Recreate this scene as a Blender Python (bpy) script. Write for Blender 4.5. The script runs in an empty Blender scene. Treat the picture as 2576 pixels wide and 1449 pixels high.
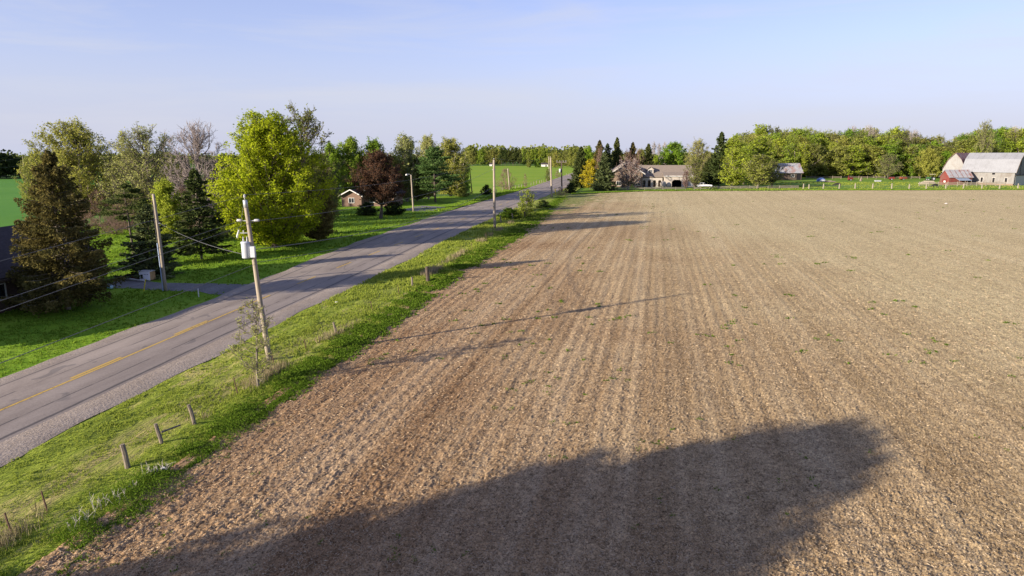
import bpy, bmesh, math, random
import numpy as np
from mathutils import Vector

R = math.radians
random.seed(7)
sc = bpy.context.scene
col = sc.collection

# ------------------------------------------------------------------ camera, sky, sun, exposure
VW, VH = 2576.0, 1449.0           # the photograph measured on a 2576 x 1449 grid
FPX, HOR, CAMH = 1680.0, 388.0, 12.5
TH = math.atan((VH / 2 - HOR) / FPX)
cam = bpy.data.cameras.new('camera')
cam.sensor_width = 36.0
cam.lens = FPX / VW * 36.0
cam.clip_start = 0.1
cam.clip_end = 9000.0
cam_o = bpy.data.objects.new('camera', cam)
cam_o.location = (0, 0, CAMH)
cam_o.rotation_euler = (math.pi / 2 - TH, 0, 0)
col.objects.link(cam_o)
sc.camera = cam_o

SUN_EL = R(14.8)
SHADOW_AZ = R(32.0)               # direction in which shadows fall, from +X towards +Y
sx, sy = -math.cos(SHADOW_AZ), -math.sin(SHADOW_AZ)     # towards the sun
world = bpy.data.worlds.new('World')
sc.world = world
world.use_nodes = True
wn = world.node_tree
bg = wn.nodes['Background']
sky = wn.nodes.new('ShaderNodeTexSky')
sky.sky_type = 'NISHITA'
sky.sun_disc = False
sky.sun_elevation = SUN_EL
sky.sun_rotation = math.atan2(sx, sy)
sky.air_density = 1.0
sky.dust_density = 0.6
sky.ozone_density = 3.0
sky.altitude = 200
# a pale lavender veil of spring haze that thickens towards the horizon, the same all the way round
geo = wn.nodes.new('ShaderNodeNewGeometry'); sep = wn.nodes.new('ShaderNodeSeparateXYZ'); rmp = wn.nodes.new('ShaderNodeValToRGB'); mixw = wn.nodes.new('ShaderNodeMix')
wn.links.new(geo.outputs['Incoming'], sep.inputs[0])
neg = wn.nodes.new('ShaderNodeMath'); neg.operation = 'MULTIPLY'; neg.inputs[1].default_value = -1.0
wn.links.new(sep.outputs['Z'], neg.inputs[0]); wn.links.new(neg.outputs[0], rmp.inputs['Fac'])
for i, (p_, v_) in enumerate([(0.0, 0.97), (0.06, 0.80), (0.15, 0.44), (0.45, 0.10)]):
    e_ = rmp.color_ramp.elements[i] if i < 2 else rmp.color_ramp.elements.new(p_)
    e_.position = p_; e_.color = (v_, v_, v_, 1)
mixw.data_type = 'RGBA'
wn.links.new(rmp.outputs['Color'], mixw.inputs[0])
tint = wn.nodes.new('ShaderNodeMix'); tint.data_type = 'RGBA'; tint.blend_type = 'MULTIPLY'; tint.inputs[0].default_value = 1.0; tint.inputs[7].default_value = (1.0, 0.82, 1.04, 1)
wn.links.new(sky.outputs['Color'], tint.inputs[6]); wn.links.new(tint.outputs[2], mixw.inputs[6])
mixw.inputs[7].default_value = (2.55, 2.70, 3.40, 1)
# thin high wisps, all round the sky
wmap = wn.nodes.new('ShaderNodeMapping'); wmap.inputs['Scale'].default_value = (1.0, 1.0, 9.0); wmap.inputs['Rotation'].default_value = (0.05, 0.10, 0.0)
wn.links.new(geo.outputs['Incoming'], wmap.inputs['Vector'])
wno = wn.nodes.new('ShaderNodeTexNoise'); wno.inputs['Scale'].default_value = 2.2; wno.inputs['Detail'].default_value = 7.0; wno.inputs['Roughness'].default_value = 0.6; wno.inputs['Distortion'].default_value = 0.6
wn.links.new(wmap.outputs['Vector'], wno.inputs['Vector'])
wmr = wn.nodes.new('ShaderNodeMapRange'); wmr.inputs[1].default_value = 0.46; wmr.inputs[2].default_value = 0.74; wmr.inputs[3].default_value = 0.0; wmr.inputs[4].default_value = 0.55
wn.links.new(wno.outputs['Fac'], wmr.inputs[0])
wmx = wn.nodes.new('ShaderNodeMix'); wmx.data_type = 'RGBA'; wmx.inputs[7].default_value = (3.0, 3.05, 3.4, 1)
wn.links.new(wmr.outputs[0], wmx.inputs[0]); wn.links.new(mixw.outputs[2], wmx.inputs[6])
wn.links.new(wmx.outputs[2], bg.inputs['Color'])
bg.inputs['Strength'].default_value = 0.095

sun = bpy.data.lights.new('sun', 'SUN')
sun.energy = 5.0
sun.angle = R(0.55)
sun.color = (1.0, 0.87, 0.70)
sun_o = bpy.data.objects.new('sun', sun)
d = Vector((-sx * math.cos(SUN_EL), -sy * math.cos(SUN_EL), -math.sin(SUN_EL)))
sun_o.rotation_euler = d.to_track_quat('-Z', 'Y').to_euler()
sun_o.location = (-60, -40, 60)
col.objects.link(sun_o)

vs = sc.view_settings
vs.view_transform = 'Standard'
vs.look = 'None'
vs.exposure = 1.32
vs.gamma = 1.0
vs.use_curve_mapping = False
sc.cycles.max_bounces = 6
sc.cycles.transparent_max_bounces = 6

# ------------------------------------------------------------------ helpers: geometry of the view
CT, ST = math.cos(TH), math.sin(TH)
def ray(px, py):
    x = (px - VW / 2) / FPX
    y = (VH / 2 - py) / FPX
    return np.array([x, CT + y * ST, -ST + y * CT])
def G(px, py, z=0.0):
    """ground point under a pixel of the photograph"""
    r = ray(px, py)
    t = (CAMH - z) / -r[2]
    return np.array([r[0] * t, r[1] * t, z])
def at(px, py, Y):
    r = ray(px, py)
    t = Y / r[1]
    return np.array([r[0] * t, Y, CAMH + r[2] * t])
def span(px, py):
    """metres per pixel at that ground point"""
    g = G(px, py)
    return (g[1] * CT + CAMH * ST) / FPX

# ------------------------------------------------------------------ helpers: objects
def tag(o, label=None, cat=None, group=None, kind=None):
    if label: o['label'] = label
    if cat: o['category'] = cat
    if group: o['group'] = group
    if kind: o['kind'] = kind
    return o
def empty(name, loc, rz=0.0, scale=(1, 1, 1)):
    o = bpy.data.objects.new(name, None)
    o.empty_display_size = 0.3
    o.location = [float(v) for v in loc]
    o.rotation_euler = (0, 0, rz)
    o.scale = scale
    col.objects.link(o)
    return o
def link(name, me, parent=None):
    o = bpy.data.objects.new(name, me)
    col.objects.link(o)
    if parent is not None: o.parent = parent
    return o
def np_mesh(name, V, Q, mat, attrs=None, uv=None, smooth=False):
    """mesh from numpy arrays; Q is (n, 3) or (n, 4)"""
    V = np.asarray(V, dtype=np.float32); Q = np.asarray(Q, dtype=np.int32)
    me = bpy.data.meshes.new(name)
    k = Q.shape[1]
    me.vertices.add(len(V)); me.vertices.foreach_set('co', V.ravel())
    me.loops.add(Q.size); me.loops.foreach_set('vertex_index', Q.ravel())
    me.polygons.add(len(Q))
    me.polygons.foreach_set('loop_start', np.arange(0, Q.size, k, dtype=np.int32))
    me.polygons.foreach_set('loop_total', np.full(len(Q), k, dtype=np.int32))
    if smooth: me.polygons.foreach_set('use_smooth', np.ones(len(Q), dtype=bool))
    me.update(calc_edges=True)
    if attrs:
        for n, (dom, arr) in attrs.items():
            a = me.attributes.new(n, 'FLOAT', dom)
            a.data.foreach_set('value', np.asarray(arr, dtype=np.float32))
    if uv is not None:
        l = me.uv_layers.new(name='UVMap')
        l.data.foreach_set('uv', np.asarray(uv, dtype=np.float32)[Q.ravel()].ravel())
    if mat: me.materials.append(mat)
    return me

class MB:
    """collects boxes, prisms and tubes into one mesh"""
    def __init__(s): s.v = []; s.f = []
    def add(s, vs, fs):
        b = len(s.v); s.v += [tuple(float(c) for c in p) for p in vs]
        s.f += [tuple(i + b for i in f) for f in fs]; return s
    def box(s, x0, x1, y0, y1, z0, z1):
        return s.add([(x0,y0,z0),(x1,y0,z0),(x1,y1,z0),(x0,y1,z0),(x0,y0,z1),(x1,y0,z1),(x1,y1,z1),(x0,y1,z1)],
                     [(0,3,2,1),(4,5,6,7),(0,1,5,4),(1,2,6,5),(2,3,7,6),(3,0,4,7)])
    def prism(s, poly, axis, a0, a1):
        """extrude a 2D polygon; axis 'y': poly in xz, 'x': poly in yz, 'z': poly in xy"""
        n = len(poly)
        def p(q, a): return {'y': (q[0], a, q[1]), 'x': (a, q[0], q[1]), 'z': (q[0], q[1], a)}[axis]
        vs_ = [p(q, a0) for q in poly] + [p(q, a1) for q in poly]
        fs = [tuple(range(n)), tuple(range(2*n-1, n-1, -1))] + [(i, i+n, (i+1) % n + n, (i+1) % n) for i in range(n)]
        return s.add(vs_, fs)
    def tube(s, pts, rad, sides=8, cap=True):
        pts = [Vector([float(c) for c in p]) for p in pts]; n = len(pts)
        if not hasattr(rad, '__len__'): rad = [rad] * n
        vs_, fs = [], []
        for i, p in enumerate(pts):
            t = (pts[min(i+1, n-1)] - pts[max(i-1, 0)]).normalized()
            ref = Vector((0, 0, 1)) if abs(t.z) < 0.9 else Vector((1, 0, 0))
            u = t.cross(ref).normalized(); w = t.cross(u)
            for k in range(sides):
                a = 2 * math.pi * k / sides
                vs_.append(p + (u * math.cos(a) + w * math.sin(a)) * rad[i])
        for i in range(n - 1):
            for k in range(sides):
                k2 = (k + 1) % sides
                fs.append((i*sides+k, i*sides+k2, (i+1)*sides+k2, (i+1)*sides+k))
        if cap:
            fs.append(tuple(range(sides))); fs.append(tuple(range((n-1)*sides, n*sides))[::-1])
        return s.add(vs_, fs)
    def ball(s, c, rx, ry, rz, seg=12, rings=8, lump=0.0, seed=1):
        rg = random.Random(seed); vs_ = []; fs = []
        for i in range(rings + 1):
            ph = math.pi * i / rings
            for k in range(seg):
                a = 2*math.pi*k/seg; q = 1 + rg.uniform(-lump, lump)
                vs_.append((c[0]+rx*q*math.sin(ph)*math.cos(a), c[1]+ry*q*math.sin(ph)*math.sin(a), c[2]+rz*q*math.cos(ph)))
        for i in range(rings):
            for k in range(seg):
                fs.append((i*seg+k, (i+1)*seg+k, (i+1)*seg+(k+1) % seg, i*seg+(k+1) % seg))
        return s.add(vs_, fs)
    def mesh(s, name, mat, smooth=False):
        me = bpy.data.meshes.new(name); me.from_pydata(s.v, [], s.f); me.update()
        bm = bmesh.new(); bm.from_mesh(me); bmesh.ops.recalc_face_normals(bm, faces=bm.faces); bm.to_mesh(me); bm.free()
        if smooth: me.polygons.foreach_set('use_smooth', [True] * len(me.polygons))
        me.materials.append(mat); return me
    def build(s, name, mat, parent=None, smooth=False, bevel=0.0):
        o = link(name, s.mesh(name, mat, smooth), parent)
        if bevel:
            m = o.modifiers.new('bevel', 'BEVEL'); m.width = bevel; m.segments = 2
        return o

# ------------------------------------------------------------------ helpers: noise
_rg = np.random.default_rng(3)
_LAT = _rg.random((256, 256))
def vnoise(x, y):
    x = np.asarray(x, dtype=np.float64); y = np.asarray(y, dtype=np.float64)
    xi = np.floor(x).astype(np.int64); yi = np.floor(y).astype(np.int64)
    fx = x - xi; fy = y - yi
    fx = fx*fx*(3-2*fx); fy = fy*fy*(3-2*fy)
    a = _LAT[xi & 255, yi & 255]; b = _LAT[(xi+1) & 255, yi & 255]
    c = _LAT[xi & 255, (yi+1) & 255]; e = _LAT[(xi+1) & 255, (yi+1) & 255]
    return (a*(1-fx)+b*fx)*(1-fy) + (c*(1-fx)+e*fx)*fy

# ------------------------------------------------------------------ helpers: materials
def new_mat(name):
    m = bpy.data.materials.new(name); m.use_nodes = True
    nt = m.node_tree; return m, nt, nt.nodes, nt.links, nt.nodes['Principled BSDF']
def noise_node(nt, vec, scale, detail=4.0, rough=0.6, dist=0.0):
    n = nt.nodes.new('ShaderNodeTexNoise')
    n.inputs['Scale'].default_value = scale; n.inputs['Detail'].default_value = detail
    n.inputs['Roughness'].default_value = rough; n.inputs['Distortion'].default_value = dist
    if vec is not None: nt.links.new(vec, n.inputs['Vector'])
    return n.outputs['Fac']
def ramp(nt, fac, stops):
    r = nt.nodes.new('ShaderNodeValToRGB'); e = r.color_ramp.elements
    while len(e) < len(stops): e.new(0.5)
    for i, (p, c) in enumerate(stops):
        e[i].position = p; e[i].color = (*c, 1) if len(c) == 3 else c
    nt.links.new(fac, r.inputs['Fac']); return r.outputs['Color']
def mixc(nt, fac, a, b, mode='MIX'):
    m = nt.nodes.new('ShaderNodeMix'); m.data_type = 'RGBA'; m.blend_type = mode
    if isinstance(fac, (int, float)): m.inputs[0].default_value = fac
    else: nt.links.new(fac, m.inputs[0])
    for v, i in ((a, 6), (b, 7)):
        if isinstance(v, tuple): m.inputs[i].default_value = (*v, 1)
        else: nt.links.new(v, m.inputs[i])
    return m.outputs[2]
def math_n(nt, op, a, b=None, clamp=False):
    m = nt.nodes.new('ShaderNodeMath'); m.operation = op; m.use_clamp = clamp
    for v, i in ((a, 0), (b, 1)):
        if v is None: continue
        if isinstance(v, (int, float)): m.inputs[i].default_value = v
        else: nt.links.new(v, m.inputs[i])
    return m.outputs[0]
def maprange(nt, v, a, b, c=0.0, e=1.0):
    m = nt.nodes.new('ShaderNodeMapRange'); nt.links.new(v, m.inputs[0])
    for i, q in zip((1, 2, 3, 4), (a, b, c, e)): m.inputs[i].default_value = q
    return m.outputs[0]
def obj_vec(nt, scale=(1, 1, 1), rot=(0, 0, 0), which='Object'):
    tc = nt.nodes.new('ShaderNodeTexCoord'); mp = nt.nodes.new('ShaderNodeMapping')
    mp.inputs['Rotation'].default_value = rot
    nt.links.new(tc.outputs[which], mp.inputs['Vector'])
    m2 = nt.nodes.new('ShaderNodeMapping'); m2.inputs['Scale'].default_value = scale
    nt.links.new(mp.outputs['Vector'], m2.inputs['Vector']); return m2.outputs['Vector']
def bump(nt, bsdf, h, strength=0.5, dist=0.05):
    b = nt.nodes.new('ShaderNodeBump'); b.inputs['Strength'].default_value = strength; b.inputs['Distance'].default_value = dist
    nt.links.new(h, b.inputs['Height']); nt.links.new(b.outputs['Normal'], bsdf.inputs['Normal'])
def plain(name, c, var=0.25, scale=4.0, rough=0.85, metal=0.0, stretch=(1, 1, 1), bmp=0.0, c2=None, spec=0.3):
    m, nt, N, L, b = new_mat(name)
    f = noise_node(nt, obj_vec(nt, stretch), scale, 5.0, 0.65)
    lo = c2 if c2 else tuple(v * (1 - var) for v in c); hi = tuple(min(1, v * (1 + var)) for v in c)
    L.new(ramp(nt, f, [(0.3, lo), (0.7, hi if not c2 else c)]), b.inputs['Base Color'])
    b.inputs['Roughness'].default_value = rough; b.inputs['Metallic'].default_value = metal
    b.inputs['Specular IOR Level'].default_value = spec
    if bmp: bump(nt, b, f, bmp, 0.03)
    return m
def leaf_mat(name, c1, c2, trans=0.35, hue=0.03, val=0.25):
    m, nt, N, L, b = new_mat(name)
    N.remove(b)
    at_ = N.new('ShaderNodeAttribute'); at_.attribute_name = 'tone'
    cc = ramp(nt, at_.outputs['Fac'], [(0.0, c1), (1.0, c2)])
    oi = N.new('ShaderNodeObjectInfo')
    hs = N.new('ShaderNodeHueSaturation')
    L.new(cc, hs.inputs['Color'])
    L.new(maprange(nt, oi.outputs['Random'], 0, 1, 0.5 - hue, 0.5 + hue), hs.inputs['Hue'])
    L.new(maprange(nt, oi.outputs['Random'], 0, 1, 1 + val, 1 - val), hs.inputs['Value'])
    df = N.new('ShaderNodeBsdfDiffuse'); tr = N.new('ShaderNodeBsdfTranslucent'); mx = N.new('ShaderNodeMixShader')
    L.new(hs.outputs['Color'], df.inputs['Color']); L.new(hs.outputs['Color'], tr.inputs['Color'])
    mx.inputs[0].default_value = trans
    L.new(df.outputs[0], mx.inputs[1]); L.new(tr.outputs[0], mx.inputs[2])
    L.new(mx.outputs[0], N['Material Output'].inputs['Surface'])
    return m
def grass_mat(name, stops, s1=0.12, s2=1.6, bmp=0.6, stretch=(1, 1, 1), rot=0.0):
    m, nt, N, L, b = new_mat(name)
    v = obj_vec(nt, stretch, (0, 0, rot))
    big = noise_node(nt, v, s1, 5, 0.62, 0.3); fine = noise_node(nt, v, s2, 6, 0.7)
    f = math_n(nt, 'ADD', math_n(nt, 'MULTIPLY', big, 0.55), math_n(nt, 'MULTIPLY', fine, 0.45))
    L.new(ramp(nt, f, stops), b.inputs['Base Color'])
    b.inputs['Roughness'].default_value = 0.95; b.inputs['Specular IOR Level'].default_value = 0.1
    bump(nt, b, noise_node(nt, v, s2 * 2.5, 4, 0.7), bmp, 0.12)
    return m

# ------------------------------------------------------------------ layout lines (x as a function of y, metres)
def edge(pts, s0=0.15, s1=0.17):
    g = np.array([G(*p)[:2] for p in pts]); y = g[:, 1]; x = g[:, 0]
    y = np.concatenate([[y[0] - 120], y, [y[-1] + 700]]); x = np.concatenate([[x[0] - 120 * s0], x, [x[-1] + 700 * s1]])
    yy = np.arange(-80, 900, 4.0); xx = np.interp(yy, y, x)
    k = np.hanning(15); k /= k.sum()
    xs = np.convolve(np.pad(xx, 7, mode='reflect', reflect_type='odd'), k, 'valid')
    return lambda q: np.interp(q, yy, xs)
X_L = edge([(0, 950), (340, 826), (550, 745), (640, 712), (870, 617), (1000, 575), (1130, 530), (1300, 482)])
X_Y = edge([(0, 1040), (250, 930), (450, 843), (590, 785), (720, 727), (830, 683), (915, 650), (1040, 600), (1180, 546), (1370, 474)])
X_R = edge([(0, 1170), (380, 985), (590, 870), (690, 815), (960, 690), (1110, 610), (1240, 548), (1440, 466)])
X_F = lambda y: 0.160 * np.asarray(y, dtype=float) - 19.84        # fence line
X_S = edge([(100, 1449), (420, 1222), (600, 1075), (740, 968), (900, 858), (1100, 712), (1290, 600), (1400, 515)], 0.17, 0.17)   #        # edge of the tilled soil
ROW = math.atan(0.215)                                             # heading of the tillage rows, from +Y towards +X
FAR0 = G(1440, 489); FAR1 = G(1640, 481); FAR2 = G(2010, 479.5); FAR3 = G(2576, 478)
def far_edge(x):
    return np.interp(x, [FAR0[0], FAR1[0], FAR2[0], FAR3[0], FAR3[0] + 200], [FAR0[1], FAR1[1], FAR2[1], FAR3[1], FAR3[1] + 10])

# ------------------------------------------------------------------ materials of the ground
def verge_mat(name, stops, *a_):
    m = grass_mat(name, stops, *a_); nt = m.node_tree; L = nt.links; b = nt.nodes['Principled BSDF']
    old = b.inputs['Base Color'].links[0].from_socket
    tc = nt.nodes.new('ShaderNodeTexCoord'); sp = nt.nodes.new('ShaderNodeSeparateXYZ'); L.new(tc.outputs['Object'], sp.inputs[0])
    d_ = math_n(nt, 'SUBTRACT', math_n(nt, 'ADD', math_n(nt, 'MULTIPLY', sp.outputs['Y'], 0.160), -19.84), sp.outputs['X'])       # metres left of the fence
    band = math_n(nt, 'MULTIPLY', maprange(nt, d_, 0.0, 0.7), maprange(nt, d_, 1.7, 3.0, 1.0, 0.0))
    band = math_n(nt, 'MULTIPLY', band, maprange(nt, sp.outputs['Y'], 34, 60, 1.0, 0.25))
    st_ = noise_node(nt, obj_vec(nt, (1, 0.12, 1), (0, 0, math.atan(0.16))), 2.2, 4, 0.65, 0.3)
    f = math_n(nt, 'MULTIPLY', band, maprange(nt, st_, 0.36, 0.58))
    L.new(mixc(nt, math_n(nt, 'MULTIPLY', f, 0.85), old, (0.330, 0.270, 0.115)), b.inputs['Base Color'])
    return m
M = {}
M['terrain'] = grass_mat('terrain_grass', [(0.35, (0.035, 0.080, 0.010)), (0.5, (0.065, 0.130, 0.016)), (0.65, (0.110, 0.175, 0.028))], 0.05, 0.9)
M['lawn'] = grass_mat('lawn_grass', [(0.36, (0.080, 0.165, 0.010)), (0.5, (0.145, 0.255, 0.014)), (0.64, (0.225, 0.320, 0.034))], 0.16, 1.8, 0.8)
M['verge'] = verge_mat('verge_grass', [(0.37, (0.085, 0.115, 0.018)), (0.45, (0.175, 0.225, 0.026)), (0.53, (0.225, 0.275, 0.034)), (0.61, (0.350, 0.310, 0.110))], 0.45, 2.6, 1.0, (1, 0.22, 1), math.atan(0.16))
M['crop'] = grass_mat('young_crop', [(0.36, (0.055, 0.170, 0.022)), (0.64, (0.090, 0.220, 0.030))], 0.03, 0.9, 0.5, (1, 0.25, 1), 0.9)
M['meadow'] = grass_mat('meadow_grass', [(0.35, (0.120, 0.220, 0.014)), (0.5, (0.170, 0.265, 0.018)), (0.65, (0.230, 0.290, 0.028))], 0.03, 0.35, 0.5, (0.35, 1.0, 1))
M['pasture'] = grass_mat('pasture_grass', [(0.36, (0.075, 0.155, 0.014)), (0.5, (0.125, 0.215, 0.022)), (0.64, (0.200, 0.260, 0.045))], 0.05, 0.5, 0.4, (0.5, 1.5, 1))

def soil_material():
    m, nt, N, L, b = new_mat('tilled_soil')
    v = obj_vec(nt, (1, 1, 1), (0, 0, ROW))                      # y now runs along the rows
    rows = obj_vec(nt, (1.0, 0.010, 1.0), (0, 0, ROW))
    rows2 = obj_vec(nt, (1.0, 0.012, 1.0), (0, 0, ROW))
    w = noise_node(nt, rows, 0.20, 2, 0.5, 0.0)                    # broad passes of the cultivator
    n = noise_node(nt, rows2, 1.15, 3, 0.6, 0.0)                    # narrow rows
    patch = noise_node(nt, v, 0.05, 4, 0.55, 0.4)
    n2 = noise_node(nt, rows, 0.55, 2, 0.5, 0.0)
    f = math_n(nt, 'ADD', math_n(nt, 'MULTIPLY', w, 0.16), math_n(nt, 'ADD', math_n(nt, 'MULTIPLY', n, 0.34), math_n(nt, 'MULTIPLY', n2, 0.24)))
    f = math_n(nt, 'ADD', f, math_n(nt, 'MULTIPLY', patch, 0.26))
    base = ramp(nt, f, [(0.41, (0.275, 0.178, 0.100)), (0.47, (0.365, 0.250, 0.145)), (0.53, (0.440, 0.320, 0.195)), (0.61, (0.530, 0.415, 0.275))])
    # greyer and paler to the right of the field, browner near the road
    tc = N.new('ShaderNodeTexCoord'); sp = N.new('ShaderNodeSeparateXYZ'); L.new(tc.outputs['Object'], sp.inputs[0])
    side = maprange(nt, math_n(nt, 'ADD', sp.outputs['X'], math_n(nt, 'MULTIPLY', math_n(nt, 'SUBTRACT', patch, 0.5), 30.0)), -8, 40)
    base = mixc(nt, math_n(nt, 'MULTIPLY', side, 0.68), base, (0.515, 0.450, 0.260))
    base = mixc(nt, math_n(nt, 'SUBTRACT', 1.0, side), base, mixc(nt, 1.0, base, (0.80, 0.75, 0.72), 'MULTIPLY'))
    # straw and crumbs
    fine = noise_node(nt, obj_vec(nt, (1, 1, 1), (0, 0, 0.4)), 7.5, 5, 0.75, 1.5)
    straw = ramp(nt, fine, [(0.40, (0.34, 0.31, 0.30)), (0.48, (1.0, 1.0, 1.0)), (0.62, (1.35, 1.32, 1.25))])
    base = mixc(nt, 0.95, base, straw, 'MULTIPLY')
    mid = noise_node(nt, obj_vec(nt, (1, 0.7, 1), (0, 0, 0.9)), 2.3, 4, 0.75, 1.0)
    base = mixc(nt, 0.8, base, ramp(nt, mid, [(0.38, (0.66, 0.63, 0.60)), (0.5, (1.0, 1.0, 1.0)), (0.62, (1.18, 1.17, 1.14))]), 'MULTIPLY')
    grit = noise_node(nt, obj_vec(nt, (1, 1, 1), (0, 0, 1.3)), 17.0, 3, 0.7, 0.6)
    base = mixc(nt, 0.8, base, ramp(nt, grit, [(0.36, (0.50, 0.47, 0.45)), (0.5, (1.0, 1.0, 1.0)), (0.64, (1.22, 1.2, 1.16))]), 'MULTIPLY')
    # weeds coming up, thick in the corner towards the house
    wd = noise_node(nt, v, 0.35, 6, 0.72, 0.5)
    dx = math_n(nt, 'SUBTRACT', sp.outputs['X'], math_n(nt, 'ADD', math_n(nt, 'MULTIPLY', sp.outputs['Y'], 0.171), -17.7))
    nearfence = maprange(nt, dx, 0.0, 9.0, 1.0, 0.0)
    corner = math_n(nt, 'MULTIPLY', maprange(nt, sp.outputs['Y'], 105, 185), maprange(nt, dx, 4.0, 34.0, 1.0, 0.0))
    thr = math_n(nt, 'SUBTRACT', 0.74, math_n(nt, 'ADD', math_n(nt, 'MULTIPLY', nearfence, 0.16), math_n(nt, 'MULTIPLY', corner, 0.33)))
    wf = math_n(nt, 'MULTIPLY', math_n(nt, 'SUBTRACT', wd, thr), 9.0, True)
    base = mixc(nt, math_n(nt, 'MULTIPLY', wf, 0.75), base, (0.125, 0.165, 0.035))
    L.new(base, b.inputs['Base Color'])
    b.inputs['Roughness'].default_value = 1.0; b.inputs['Specular IOR Level'].default_value = 0.05
    hb = math_n(nt, 'ADD', noise_node(nt, obj_vec(nt), 7.0, 5, 0.7, 0.8), math_n(nt, 'MULTIPLY', n, 0.8))
    bump(nt, b, hb, 0.55, 0.10)
    return m
M['soil'] = soil_material()

# ------------------------------------------------------------------ terrain sheets
def sheet(name, poly, z, mat, kind='structure'):
    me = bpy.data.meshes.new(name)
    me.from_pydata([(float(p[0]), float(p[1]), z) for p in poly], [], [tuple(range(len(poly)))]); me.update()
    if me.polygons[0].normal.z < 0: me.flip_normals()
    me.materials.append(mat)
    o = link(name, me); return tag(o, kind=kind)
sheet('ground', [(-4000, -1500), (4000, -1500), (4000, 5000), (-4000, 5000)], -0.12, M['terrain'])
ys = np.arange(-60, 460, 8.0)
lawn = [(X_L(y) + 1.0, y) for y in ys] + [(-120, 420), (-120, -60)]
sheet('lawn', [(X_L(y) + 1.0, y) for y in np.arange(-60, 232, 6.0)] + [tuple(G(1190, 489)[:2]), tuple(G(1000, 500)[:2]), (-130, 190), (-130, -60)], -0.045, M['lawn'])
sheet('crop_field', [G(-200, 590)[:2], G(120, 575)[:2], G(330, 560)[:2], G(330, 450)[:2], G(-300, 450)[:2]], -0.04, M['crop'])
sheet('meadow', [G(1185, 489)[:2], G(1300, 481)[:2], G(1420, 447)[:2], G(1452, 436)[:2], G(1452, 417)[:2], G(1165, 417)[:2]], -0.02, M['meadow'])
sheet('pasture', [(FAR0[0], FAR0[1] - 6), (FAR1[0], FAR1[1] - 3), (FAR2[0], FAR2[1] - 2), (FAR3[0], FAR3[1] - 2), (420, 250), (420, 420), (60, 400), (36, 300)], -0.03, M['pasture'])

# ------------------------------------------------------------------ the tilled field: one sheet with real clods where the eye can tell them
cr, sr = math.cos(ROW), math.sin(ROW)
def field_h(x, y, cell=0.05):
    x = np.asarray(x, float); y = np.asarray(y, float)
    u = x * cr - y * sr; v = x * sr + y * cr                     # across / along the rows
    wu = u + 0.10 * vnoise(u * 1.7, v * 1.1); wv = v + 0.16 * vnoise(u * 1.3 + 9, v * 1.9)
    def amp(lam): return np.clip(lam / (2.4 * cell) - 0.35, 0, 1)
    h = 0.030 * amp(1.9) * (vnoise(wu / 0.95, v / 9.0) - 0.5)
    c1 = np.abs(2 * vnoise(wu / 0.105 + 31, wv / 0.14 + 7) - 1) ** 0.7; c2 = np.abs(2 * vnoise(wu / 0.065 + 3, wv / 0.075 + 70) - 1) ** 0.8; c3 = vnoise(wu / 0.5 + 50, wv / 0.75 + 20)
    h = h + amp(0.22) * 0.072 * (c1 - 0.5) * (0.4 + 1.0 * c3)
    h = h + amp(0.14) * 0.055 * (c2 - 0.5) * (0.5 + vnoise(u / 0.33 + 5, v / 0.33)) + 0.02 * amp(1.0) * (c3 - 0.5)
    h = h + amp(0.76) * 0.011 * np.sin(u * (2 * math.pi / 0.76) + 1.2 * vnoise(u * 0.3, v * 0.08)) * (0.4 + vnoise(u / 1.9 + 4, v / 14))
    rough = np.interp(x - 0.2 * y, [-14, 4, 22], [1.0, 0.85, 0.55])  # coarser towards the road
    return h * rough
NX, rows_y = 1060, [14.0]
while rows_y[-1] < 262: rows_y.append(rows_y[-1] * (1.0034 if rows_y[-1] < 95 else 1.012))
rows_y = np.array(rows_y); NY = len(rows_y)
XL0 = X_S(rows_y) - 0.5; XR0 = 0.80 * rows_y + 6.5
tt = np.linspace(0, 1, NX)
FX = XL0[:, None] * (1 - tt) + XR0[:, None] * tt
FY = np.repeat(rows_y[:, None], NX, 1)
lim = far_edge(FX)
FY = np.minimum(FY, lim)
cell = np.maximum((XR0 - XL0) / NX, rows_y * 0.0034)[:, None]
FZ = 0.085 + field_h(FX, FY, cell) + np.random.default_rng(77).normal(0, 0.014, FX.shape) * np.clip(60 / FY, 0.3, 1)
FZ[:, 0] = -0.2; FZ[:, -1] = -0.2; FZ[0] = -0.2
FZ = np.where(FY >= lim - 1e-6, 0.0, FZ)
idx = np.arange(NX * NY).reshape(NY, NX)
Q = np.stack([idx[:-1, :-1], idx[:-1, 1:], idx[1:, 1:], idx[1:, :-1]], -1).reshape(-1, 4)
keep = (FY.ravel()[Q[:, 2]] - FY.ravel()[Q[:, 1]]) > 1e-4
V = np.stack([FX, FY, FZ], -1).reshape(-1, 3)
fo = link('tilled_field', np_mesh('tilled_field', V, Q[keep], M['soil'])); tag(fo, kind='structure')
sheet('tilled_field', [(X_S(-60), -60), (420, -60), (420, 240), (FAR3[0] + 8, FAR3[1] - 3), (FAR2[0], FAR2[1] - 3), (FAR1[0], FAR1[1] - 3), (FAR0[0], FAR0[1] - 3), (X_S(150), 150), (X_S(60), 60)], 0.0, M['soil'])

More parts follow.
